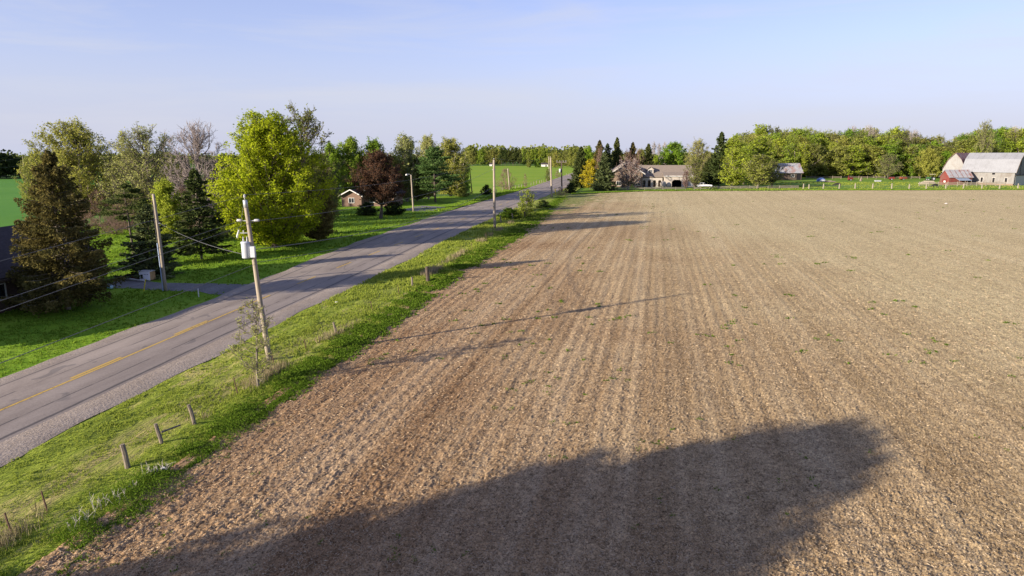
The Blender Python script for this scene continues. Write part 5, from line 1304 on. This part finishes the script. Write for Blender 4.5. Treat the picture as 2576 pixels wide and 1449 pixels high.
# garage block
g0, g1 = hx(1670), hx(1743); yg = yb - 2.6; zg = hz(442.6)
dw0, dw1, dz = hx(1689), hx(1713), hz(452.5); ch = 0.7
gm = MB()
gm.prism([(g0, 0), (dw0, 0), (dw0, dz - ch), (dw0 + ch, dz), (dw0 + ch, zg), (g0, zg)], 'y', yg, yg + 0.3)
gm.prism([(dw0 + ch, dz), (dw1 - ch, dz), (dw1 - ch, zg), (dw0 + ch, zg)], 'y', yg, yg + 0.3)
gm.prism([(dw1 - ch, dz), (dw1, dz - ch), (dw1, 0), (g1, 0), (g1, zg), (dw1 - ch, zg)], 'y', yg, yg + 0.3)
gm.box(g1 - 0.3, g1, yg + 0.31, yb + 9.5, 0, zg).box(g0, g0 + 0.3, yg + 0.31, yb + 0.5, 0, zg)
gm.build('garage_wall', M['siding'], ho)
q = MB(); roof_slab(q, 'x', yg - 0.4, yb + 1.2, zg - 0.05, zg + 1.35, g0 - 0.4, g1 + 0.4, 0.16); q.build('garage_roof', M['shingle'], ho)
MB().box(g0 + 0.3, g1 - 0.3, yg + 5.0, yg + 5.2, 0, zg - 0.2).build('garage_interior', M['void'], ho)
MB().box(g0 - 0.4, g1 + 0.4, yg - 0.55, yg - 0.38, zg - 0.25, zg + 0.02).build('eaves_board', M['white'], ho)
MB().box(dw1 + 1.2, g1 - 0.4, yg - 0.10, yg - 0.002, 0, zg * 0.55).build('stone_base', M['trimgrey'], ho)

# things standing in front of the house
def mound(label, px, py, w, h, mat, name='covered_mound', cat='cover', sd=1):
    b = G(px, py); e = empty(name, (b[0], b[1], -0.03)); tag(e, label, cat)
    MB().ball((0, 0, h * 0.45), w / 2, w * 0.4, h * 0.56, 14, 9, 0.04, sd).build('cover', mat, e, True)
    MB().tube([(-w * 0.38, 0, 0.0), (-w * 0.36, 0, h * 0.4)], 0.05, 6).tube([(w * 0.38, 0, 0.0), (w * 0.36, 0, h * 0.4)], 0.05, 6).build('frame', M['galv'], e)
mound('tall cream covered heap before the porch arches of the stone house', 1668, 472.5, 2.4, 2.6, M['cream'], sd=3)
mound('smaller cream covered heap beside the garage door', 1682, 472.5, 2.0, 2.1, M['cream'], sd=4)
sh_ = G(1590, 473.5); 
plant('shrub', 'small green garden shrub under the gable window of the stone house', 'shrub', PR['bush'], (sh_[0], sh_[1], 0), 1.6, 1.0)
sh_ = G(1567, 473.5)
plant('shrub', 'dark garden shrub left of the pinkish leafless tree', 'shrub', PR['bush'], (sh_[0], sh_[1], 0), 1.5, 1.2, leaf=LF['dark'])

def wheel(parent, x, y, r, w=0.24):
    t = MB().tube([(x, y - w/2, r), (x, y - w/2 + 0.04, r), (x, y + w/2 - 0.04, r), (x, y + w/2, r)], [r * 0.9, r, r, r * 0.9], 20).build('wheel', M['blackp'], parent, True)
    MB().tube([(x, y - w/2 - 0.012, r), (x, y + w/2 + 0.012, r)], r * 0.58, 14).build('rim', M['galv'], t)
# white car: long, tail to the right
cb_ = G(1772, 471.5); car = empty('parked_car', (cb_[0], cb_[1], 0), -0.06); tag(car, 'white car parked broadside right of the garage', 'car')
cl = 2.75; body = [(-cl, 0.42), (-cl - 0.03, 0.80), (-cl + 0.12, 1.02), (-1.35, 1.12), (0.9, 1.14), (cl - 0.15, 1.02), (cl + 0.03, 0.85), (cl, 0.42), (1.95, 0.36), (1.95, 0.40)]
M['carwhite'] = plain('white_car_paint', (0.60, 0.60, 0.61), 0.02, 2, 0.3, spec=0.5)
MB().prism([(-cl, 0.36), (-cl - 0.03, 0.80), (-cl + 0.10, 1.04), (-2.0, 1.12), (0.9, 1.16), (cl - 0.18, 1.02), (cl + 0.03, 0.82), (cl, 0.36)], 'y', -0.93, 0.93).build('body', M['carwhite'], car, bevel=0.06)
cab = MB().prism([(-2.25, 1.10), (-1.95, 1.62), (-1.5, 1.74), (-0.2, 1.74), (0.75, 1.14)], 'y', -0.78, 0.78).build('cabin', M['glass'], car, bevel=0.05)
MB().prism([(-1.98, 1.66), (-1.5, 1.78), (-0.18, 1.78), (0.0, 1.66)], 'y', -0.74, 0.74).build('roof_panel', M['carwhite'], cab, bevel=0.03)
for x in (-1.9, -0.75): MB().prism([(x - 0.05, 1.1), (x + 0.08, 1.1), (x + 0.12, 1.72), (x, 1.72)], 'y', -0.80, 0.80).build('pillar', M['carwhite'], cab)
for x in (-1.75, 1.75):
    for y in (-0.85, 0.85): wheel(car, x, y, 0.36)
MB().box(cl - 0.05, cl + 0.06, -0.8, -0.45, 0.72, 0.90).build('headlight', M['porcelain'], car); MB().box(cl - 0.05, cl + 0.06, 0.45, 0.8, 0.72, 0.90).build('headlight', M['porcelain'], car)
MB().box(-cl - 0.06, -cl + 0.03, -0.8, -0.45, 0.75, 0.95).build('tail_light', M['redp'], car); MB().box(-cl - 0.06, -cl + 0.03, 0.45, 0.8, 0.75, 0.95).build('tail_light', M['redp'], car)
MB().box(-0.1, 0.05, -0.96, -0.93, 0.85, 0.90).build('door_handle', M['galv'], car)

# ------------------------------------------------------------------ grey shed among the lime trees
sp_ = G(1926, 453); ss = span(1926, 453); shd = empty('grey_shed', (sp_[0], sp_[1], -0.05), 0.05); tag(shd, 'weathered brown shed with grey metal roof behind the lime trees', 'shed')
W = 92 * ss; hwall = 20 * ss; hr = 41 * ss
MB().box(0, W, 0, 8, 0, hwall).build('wall', M['darkwood'], shd)
MB().prism([(0, hwall), (8, hwall), (4, hr - 0.2)], 'x', 0.05, W - 0.05).build('gable', M['darkwood'], shd)
q = MB(); roof_slab(q, 'x', -0.8, 4.0, hwall - 0.5, hr, -0.5, W + 0.5, 0.14); roof_slab(q, 'x', 8.8, 4.0, hwall - 0.5, hr, -0.5, W + 0.5, 0.14); r_ = q.build('roof', M['greyroof'], shd)
for x in np.arange(0.3, W, 1.4):
    q = MB(); roof_slab(q, 'x', -0.8, 4.0, hwall - 0.36, hr + 0.14, x, x + 0.12, 0.06); q.build('seam', M['greyroof'], r_)
MB().box(W * 0.42, W * 0.60, -0.06, 0.02, 0, hwall * 0.82).build('door', M['brick_dark'], shd)
window(shd, W * 0.75, hwall * 0.55, 1.6, 1.3, 0.0); window(shd, W * 0.30, hwall * 0.55, 1.4, 1.2, 0.0)
MB().box(W * 0.86, W * 0.97, -0.06, 0.02, 0, hwall * 0.8).build('door', M['void'], shd)
utility_pole('thin pale pole rising behind the grey shed roof', (1998, 447), (1999.5, 378), 0.20, 0.14, M['palewood'])

# ------------------------------------------------------------------ barn
bc = G(2549, 467.0); ax = R(305.0)
barn = empty('barn', (bc[0], bc[1], -0.05), ax - math.pi / 2 + math.pi / 2); tag(barn, 'big weathered barn with pale gambrel metal roof and rusty wing', 'barn')
# local +x points along the barn's long axis towards the near right end, so the barn lies at negative x; local -y faces the sun
LB, WB, ez, bz_, rz_ = 19.0, 12.0, 5.9, 10.4, 13.0
gam = [(0, ez), (2.6, bz_), (WB / 2, rz_), (WB - 2.6, bz_), (WB, ez)]
MB().box(-LB, 0, 0, WB, 0, ez).build('wall', M['barnwood'], barn)
MB().prism(gam, 'x', -LB + 0.02, -0.02).build('gable', M['barnwood'], barn)
q = MB()
for (a, za), (b, zb) in (((-0.55, ez - 0.75), (2.6, bz_)), ((2.6, bz_), (WB / 2, rz_)), ((WB / 2, rz_), (WB - 2.6, bz_)), ((WB - 2.6, bz_), (WB + 0.55, ez - 0.75))):
    roof_slab(q, 'x', a, b, za, zb, -LB - 0.6, 0.6, 0.16)
r_ = q.build('roof', M['metalroof'], barn)
for x in np.arange(-LB, 0.5, 1.9):
    q = MB(); roof_slab(q, 'x', -0.55, 2.6, ez - 0.59, bz_ + 0.16, x, x + 0.10, 0.05); roof_slab(q, 'x', 2.6, WB / 2, bz_ + 0.16, rz_ + 0.16, x, x + 0.10, 0.05); q.build('seam', M['metalroof'], r_)
q = MB()
for (a, za), (b, zb) in (((-0.6, ez - 0.8), (2.6, bz_)), ((2.6, bz_), (WB / 2, rz_)), ((WB / 2, rz_), (WB - 2.6, bz_)), ((WB - 2.6, bz_), (WB + 0.6, ez - 0.8))):
    roof_slab(q, 'x', a, b, za - 0.12, zb - 0.12, 0.60, 0.78, 0.36)
q.build('verge_board', M['darkwood'], r_)
for x in (-15.5, -11.5, -7.2, -2.8):
    f = MB().box(x - 0.55, x + 0.55, -0.06, 0.02, 1.0, 3.2).build('window', M['trimgrey'], barn); MB().box(x - 0.42, x + 0.42, -0.09, -0.05, 1.15, 3.05).build('pane', M['void'], f)
f = MB().box(-8.0, -7.0, -0.06, 0.02, 4.3, 5.0).build('hatch', M['void'], barn)
q = MB().box(0.0, 0.09, 1.2, WB, 0.05, 4.0).build('lean_to_wall', M['trimgrey'], barn)
MB().box(0.1, 0.3, 0.4, WB, 4.0, 4.3).build('lintel', M['darkwood'], barn)
MB().box(-0.01, 0.06, 5.2, 6.8, 5.5, 8.2).build('loft_door', M['barnwood'], barn)
MB().box(0.0, 0.12, 4.9, 5.1, 4.4, 10.0).build('door_track', M['darkwood'], barn)
MB().box(-LB, 0.0, -0.45, -0.02, 0, 0.75).build('stone_base', M['stone'], barn)
# wing with the rusty roof: gable towards the sun
wx0, wx1 = -LB - 9.0, -LB - 0.02; wc = (wx0 + wx1) / 2; y0w = 2.5; hw_ = (wx1 - wx0) / 2
gp = [(wx0, 6.3), (wx0 + 1.9, 10.2), (wc, 13.0), (wx1 - 1.9, 10.2), (wx1, 6.3)]
MB().box(wx0, wx1, y0w, 16, 0, 6.3).build('wing_wall', M['barnwhite'], barn)
MB().prism(gp, 'y', y0w + 0.01, 15.9).build('wing_gable', M['barnwhite'], barn)
q = MB()
for (a, za), (b, zb) in zip(gp[:-1], gp[1:]):
    roof_slab(q, 'y', a, b, za + 0.02, zb + 0.02, y0w - 0.5, 16.5, 0.16)
q.build('wing_roof', M['rustroof'], barn)

# red shed in front of the wing
rs_ = G(2386, 465.0); red = empty('red_shed', (rs_[0], rs_[1], -0.05), R(4)); tag(red, 'small red shed with streaked grey roof in front of the barn', 'shed')
RL = 10.0
MB().box(0, RL, 0, 5.5, 0, 3.4).build('wall', M['redbarn'], red)
MB().prism([(0, 3.4), (5.5, 3.4), (2.75, 6.0)], 'x', 0.01, RL - 0.01).build('gable', M['redbarn'], red)
q = MB(); roof_slab(q, 'x', -0.5, 2.75, 3.0, 6.1, -0.4, RL + 0.4, 0.12); roof_slab(q, 'x', 6.0, 2.75, 3.0, 6.1, -0.4, RL + 0.4, 0.12); r_ = q.build('roof', M['greyroof'], red)
for x in (1.4, 3.6, 5.6, 7.6, 9.2):
    q = MB(); roof_slab(q, 'x', -0.5, 2.6, 3.125, 6.09, x, x + 0.35, 0.03); q.build('rust_streak', M['rustroof'], r_)
q = MB(); roof_slab(q, 'x', -2.6, -0.02, 1.9, 2.8, 2.6, 8.0, 0.10); lt = q.build('lean_to_roof', plain('blue_grey_metal', (0.20, 0.25, 0.33), 0.15, 2, 0.5), red)
for x in (2.7, 5.3, 7.9): MB().box(x - 0.06, x + 0.06, -2.5, -2.38, 0, 1.95).build('post', M['palewood'], lt)
MB().box(-0.06, 0.01, 1.4, 3.9, 0.0, 2.3).build('door', M['redp'], red)
MB().box(-0.10, -0.05, 1.9, 3.0, 1.0, 1.7).build('white_panel', M['white'], red)
MB().box(8.2, 9.6, -0.06, 0.01, 0, 2.5).build('opening', M['void'], red)

# ------------------------------------------------------------------ farm things in the pasture
def cow(label, px, py, rz, sd):
    b = G(px, py); e = empty('cow', (b[0], b[1], 0), rz); tag(e, label, 'cow', 'black cattle grazing behind the pasture posts')
    vs_ = [(-0.85, 0, 1.12), (-0.30, 0, 1.05), (0.30, 0, 1.02), (0.78, 0, 1.08), (1.12, 0, 0.88), (1.38, 0, 0.50), (1.55, 0, 0.22),   # rump, loin, chest, shoulder, neck, poll, muzzle
           (-0.80, 0.20, 0.80), (-0.90, 0.20, 0.42), (-0.84, 0.20, 0.02), (-0.80, -0.20, 0.80), (-0.68, -0.20, 0.42), (-0.66, -0.20, 0.02),
           (0.66, 0.18, 0.72), (0.70, 0.18, 0.38), (0.66, 0.18, 0.02), (0.66, -0.18, 0.72), (0.56, -0.18, 0.38), (0.62, -0.18, 0.02),
           (-1.02, 0, 1.08), (-1.10, 0, 0.60), (1.30, 0.16, 0.66), (1.30, -0.16, 0.66)]
    es = [(0, 1), (1, 2), (2, 3), (3, 4), (4, 5), (5, 6), (0, 7), (7, 8), (8, 9), (0, 10), (10, 11), (11, 12), (3, 13), (13, 14), (14, 15), (3, 16), (16, 17), (17, 18), (0, 19), (19, 20), (5, 21), (5, 22)]
    rad = [0.32, 0.38, 0.40, 0.34, 0.20, 0.15, 0.10] + [0.17, 0.09, 0.07] * 2 + [0.14, 0.085, 0.07] * 2 + [0.06, 0.03, 0.05, 0.05]
    me = bpy.data.meshes.new('body'); me.from_pydata(vs_, es, []); me.update()
    o = link('body', me, e); md = o.modifiers.new('skin', 'SKIN'); o.modifiers.new('sub', 'SUBSURF').levels = 1; o.modifiers['sub'].render_levels = 1
    for i, r in enumerate(rad): me.skin_vertices[0].data[i].radius = (r, r)
    me.skin_vertices[0].data[0].use_root = True
    me.materials.append(plain('black_hide_%d' % sd, (0.018, 0.014, 0.016), 0.3, 3, 0.8))
    return e
cow('black cow standing near the leaning posts left of the red machines', 2106, 470.0, R(170), 1).scale = (1.15, 1.15, 1.15)
cow('black cow grazing behind the posts in front of the barn', 2352, 472.0, R(185), 2).scale = (1.1, 1.1, 1.1)

def machine(name, label, px, py, rz, paint, L=3.4, boom=False, wheels=True):
    """a small farm implement: frame, hopper, wheels, drawbar"""
    b = G(px, py); e = empty(name, (b[0], b[1], 0), rz); tag(e, label, 'machine')
    MB().box(-L/2, L/2, -0.6, 0.6, 0.55, 0.75).build('frame', paint, e)
    MB().prism([(-L*0.35, 0.75), (L*0.30, 0.75), (L*0.38, 1.5), (-L*0.42, 1.5)], 'y', -0.7, 0.7).build('hopper', paint, e, bevel=0.04)
    MB().tube([(L/2, 0, 0.65), (L/2 + 1.2, 0, 0.45)], 0.08, 6).build('drawbar', M['rust'], e)
    if boom: MB().tube([(-L*0.4, 0, 0.7), (-L*0.42, 0, 2.3), (-L*0.30, 0, 2.9)], [0.16, 0.13, 0.09], 8).build('spout', paint, e)
    if wheels:
        for y in (-0.8, 0.8): wheel(e, -L*0.1, y, 0.45, 0.25)
    return e
M['orangep'] = plain('orange_paint', (0.19, 0.050, 0.028), 0.25, 2, 0.6)
M['greenp'] = plain('green_paint', (0.035, 0.11, 0.035), 0.2, 2, 0.5)
machine('farm_implement', 'red spreader with an upright spout alone in the pasture', 2139, 454.5, R(5), M['redp'], 2.6, True)
machine('farm_implement', 'orange red machine in the shade at the edge of the wood', 2118, 445, R(20), M['orangep'], 3.2)
machine('farm_implement', 'dark red low implement left of the orange wagon', 2243, 453, R(-8), M['redp'], 3.0)
machine('farm_implement', 'orange red wagon with pale load left of the barn yard', 2272, 453, R(8), M['orangep'], 4.2)
bt = G(2341, 454); tr_ = empty('tractor', (bt[0], bt[1], 0), R(175)); tag(tr_, 'green tractor with pale canopy left of the red shed', 'tractor')
MB().prism([(0.2, 0.9), (2.0, 0.9), (2.05, 1.4), (1.7, 1.65), (0.2, 1.7)], 'y', -0.4, 0.4).build('hood', M['greenp'], tr_, bevel=0.06)
MB().box(-1.3, 0.2, -0.5, 0.5, 0.8, 1.15).build('chassis', M['greenp'], tr_)
MB().box(-1.2, -0.6, -0.3, 0.3, 1.15, 1.6).build('seat', M['blackp'], tr_, bevel=0.05)
MB().tube([(0.1, 0, 1.6), (-0.2, 0, 1.9)], 0.04, 6).build('steering_column', M['blackp'], tr_)
for x in (-1.4, 0.1):
    for y in (-0.6, 0.6): MB().tube([(x, y, 1.1), (x, y, 2.9)], 0.045, 6).build('canopy_post', M['blackp'], tr_)
MB().box(-1.7, 0.5, -0.85, 0.85, 2.9, 3.05).build('canopy', M['yellowp'] if False else M['cream'], tr_, bevel=0.05)
for x, r in ((-0.9, 0.85), (1.5, 0.48)):
    for y in (-0.85, 0.85): wheel(tr_, x, y, r, 0.4)
# tarpaulin heap, white tank, boards
tb = G(2066, 456); tp = empty('tarpaulin_heap', (tb[0], tb[1], -0.02)); tag(tp, 'blue and white tarpaulin draped over a heap in the pasture', 'tarpaulin')
MB().ball((-0.2, 0, 0.45), 2.0, 1.3, 1.15, 16, 8, 0.10, 5).build('blue_sheet', plain('blue_tarpaulin', (0.09, 0.15, 0.33), 0.25, 0.8, 0.6), tp)
MB().ball((0.2, -0.7, 0.20), 1.7, 0.9, 0.75, 14, 8, 0.12, 6).build('white_sheet', M['white'], tp)
MB().tube([(1.0, -1.3, 0.25), (4.2, -1.4, 0.3)], 0.16, 8).build('log', M['palewood'], tp)
lg = G(2088, 458.5); le = empty('log_pile', (lg[0], lg[1], 0)); tag(le, 'weathered logs lying right of the blue tarpaulin', 'logs')
for i in range(4): MB().tube([(-2.6 + i * 0.25, i * 0.35 - 0.5, 0.2 + 0.18 * (i % 2)), (2.4 - i * 0.2, i * 0.35 - 0.45, 0.22 + 0.18 * (i % 2))], [0.2, 0.17], 8).build('log', M['oldwood'], le)
sg = G(2165, 455.5); se = empty('stump', (sg[0], sg[1], 0)); tag(se, 'grey broken stump right of the red spreader', 'stump')
MB().tube([(0, 0, -0.1), (0.05, 0, 0.7), (0.2, 0, 1.5), (0.15, 0, 2.0)], [0.55, 0.4, 0.34, 0.12], 9).build('trunk', M['oldwood'], se)
MB().tube([(0.1, 0, 0.8), (0.8, -0.1, 1.0), (1.3, -0.1, 0.6)], [0.2, 0.15, 0.08], 7).build('branch', M['oldwood'], se)
wt = G(2208, 457); we = empty('water_trough', (wt[0], wt[1], 0)); tag(we, 'low white trough in the grass between stump and red implement', 'trough')
MB().prism([(-1.3, 0.0), (1.3, 0.0), (1.5, 0.7), (-1.5, 0.7)], 'y', -0.45, 0.45).build('basin', M['galv'], we, bevel=0.05)
MB().box(-1.25, 1.25, -0.32, 0.32, 0.701, 0.705).build('water_surface', M['glass'], we)
bd = G(2332, 462.5); be = empty('board_stack', (bd[0], bd[1], 0), R(-6)); tag(be, 'stack of pale boards behind the posts left of the red shed', 'boards')
for i in range(5): MB().box(-3.4 + i * 0.5, 3.2 - i * 0.15, -0.8 + i * 0.12, 0.8 - i * 0.12, i * 0.26, i * 0.26 + 0.24).build('board', M['palewood'] if i % 2 else M['cream'], be)
# scrap of white plastic far out on the field
wp = G(2380, 514); sp2 = empty('plastic_scrap', (wp[0], wp[1], 0.12)); tag(sp2, 'white scrap of plastic lying far out on the tilled field', 'litter')
MB().ball((0, 0, 0.10), 0.45, 0.16, 0.12, 10, 6, 0.25, 9).build('scrap', M['white'], sp2)
for (px, py, lb_) in ((1268 * 0 + 847, 764, 'white scrap of litter on the verge left of the transformer pole shadow'), (412, 1186, 'pale crumpled bag caught among the weeds by the fence')):
    w_ = G(px, py); s3 = empty('litter', (w_[0], w_[1], 0.08)); tag(s3, lb_, 'litter')
    MB().ball((0, 0, 0.05), 0.13, 0.08, 0.06, 9, 6, 0.3, int(px)).build('scrap', M['white'], s3)

# ------------------------------------------------------------------ things in the left yard
M['boxwhite'] = plain('bright_white_paint', (0.80, 0.80, 0.80), 0.03, 3, 0.6)
yb_ = G(372, 704); ys_ = span(372, 704)
bx_ = empty('white_box', (yb_[0], yb_[1], -0.02), R(-12)); tag(bx_, 'white panelled box with black marks beside the yard pole', 'box')
w_ = 30 * ys_ / 2
MB().box(-w_, w_, -0.40, -0.36, 0.06, 0.94).build('front_panel', M['boxwhite'], bx_)
MB().box(-w_, w_, -0.355, 0.40, 0.06, 0.92).build('case', plain('plywood', (0.42, 0.27, 0.13), 0.2, 3), bx_, bevel=0.01)
MB().box(-w_ - 0.04, w_ + 0.04, -0.44, 0.44, 0.93, 0.985).build('lid', M['white'], bx_)
MB().prism([(-w_ * 0.72, 0.22), (-w_ * 0.28, 0.22), (-w_ * 0.40, 0.42), (-w_ * 0.28, 0.62), (-w_ * 0.72, 0.62)], 'y', -0.412, -0.401).build('black_mark', M['blackp'], bx_)
for x in (-0.02, 0.32, 0.66): MB().box(x * w_ - 0.03, x * w_ + 0.03, -0.410, -0.401, 0.60, 0.70).build('black_mark', M['blackp'], bx_)
for x in (-w_ + 0.08, w_ - 0.08): MB().box(x - 0.05, x + 0.05, -0.3, 0.3, 0.0, 0.06).build('foot', M['darkwood'], bx_)
def crate(label, px, py, w, h, mat):
    b = G(px, py); e = empty('crate', (b[0], b[1], -0.02), R(-8)); tag(e, label, 'crate')
    MB().box(-w/2, w/2, -0.28, -0.25, 0.0, h).box(-w/2, w/2, 0.25, 0.28, 0.0, h).box(-w/2, -w/2 + 0.03, -0.25, 0.25, 0.0, h).box(w/2 - 0.03, w/2, -0.25, 0.25, 0.0, h).build('side_walls', mat, e)
    MB().box(-w/2 + 0.03, w/2 - 0.03, -0.25, 0.25, 0.02, 0.06).build('bottom', mat, e)
    MB().box(-w/2 - 0.02, w/2 + 0.02, -0.30, -0.28, h - 0.07, h).build('rim', mat, e)
crate('black crate on the gravel left of the red crate', 327, 701, 0.75, 0.48, M['blackp'])
crate('red crate between the black crate and the white box', 344, 702.5, 0.55, 0.42, M['redp'])
a, c = G(298, 701), G(364, 708)
pl = empty('timber', (a[0], a[1], 0)); tag(pl, 'long pale timber lying before the crates by the yard', 'timber')
d_ = c - a; MB().tube([np.array([0, 0, 0.08]), d_ * 0.5 + [0, 0, 0.09], d_ + [0, 0, 0.08]], [0.10, 0.095, 0.09], 8).build('log', M['white'], pl)
def marker(label, px, py, top, r, mat, cap=None):
    b = G(px, py); t = at(top[0], top[1], b[1]); e = empty('marker_post', (b[0], b[1], 0)); tag(e, label, 'post')
    L_ = t - b; MB().tube([-0.05 * L_, L_ * 0.5, L_], [r, r, r * 0.9], 8).build('shaft', mat, e)
    MB().tube([L_ * 0.97, L_ * 1.03], [r * 1.25, r * 1.1], 8).build('cap', cap or mat, e)
marker('yellow marker post leaning at the driveway by the yard pole', 362, 731, (366, 704), 0.045, M['yellowp'])
marker('short white marker post in the grass beside the driveway mouth', 500, 746, (498, 727), 0.05, M['white'])
marker('yellow marker post standing by the dark transformer pole', 1398, 490, (1396, 475), 0.14, M['yellowp'])
bk = G(277, 727); bke = empty('bucket', (bk[0], bk[1], -0.02)); tag(bke, 'small pale blue bucket lying right of the brown spruce trunk', 'bucket')
MB().tube([(-0.22, 0, 0.17), (0.2, 0, 0.22)], [0.15, 0.19], 12).build('shell', plain('pale_blue_plastic', (0.35, 0.55, 0.62), 0.1, 3, 0.5), bke, True)
MB().tube([(0.2, -0.19, 0.22), (0.36, -0.1, 0.3), (0.36, 0.1, 0.3), (0.2, 0.19, 0.22)], 0.012, 5).build('handle', M['galv'], bke)
# low white sheds in the far tree line
for px, py, w, h, lb_ in ((1370, 419, 16, 10, 'small white shed at the far end of the meadow by the road'), (1237, 417.5, 11, 8, 'small pale building under the far trees at the left of the meadow')):
    b = G(px, py); s4 = span(px, py); e = empty('far_shed', (b[0], b[1] - 3, 0)); tag(e, lb_, 'shed')
    W_, H4 = w * s4, h * s4 * 0.6
    MB().box(-W_/2, W_/2, 0, 5, 0, H4).build('wall', M['white'], e)
    q = MB(); roof_slab(q, 'x', -0.5, 2.5, H4 - 0.2, H4 * 1.55, -W_/2 - 0.4, W_/2 + 0.4, 0.2); roof_slab(q, 'x', 5.5, 2.5, H4 - 0.2, H4 * 1.55, -W_/2 - 0.4, W_/2 + 0.4, 0.2); q.build('roof', M['shingle_dark'], e)
    MB().box(W_*0.1, W_*0.3, -0.05, 0.02, 0, H4 * 0.7).build('door', M['void'], e)
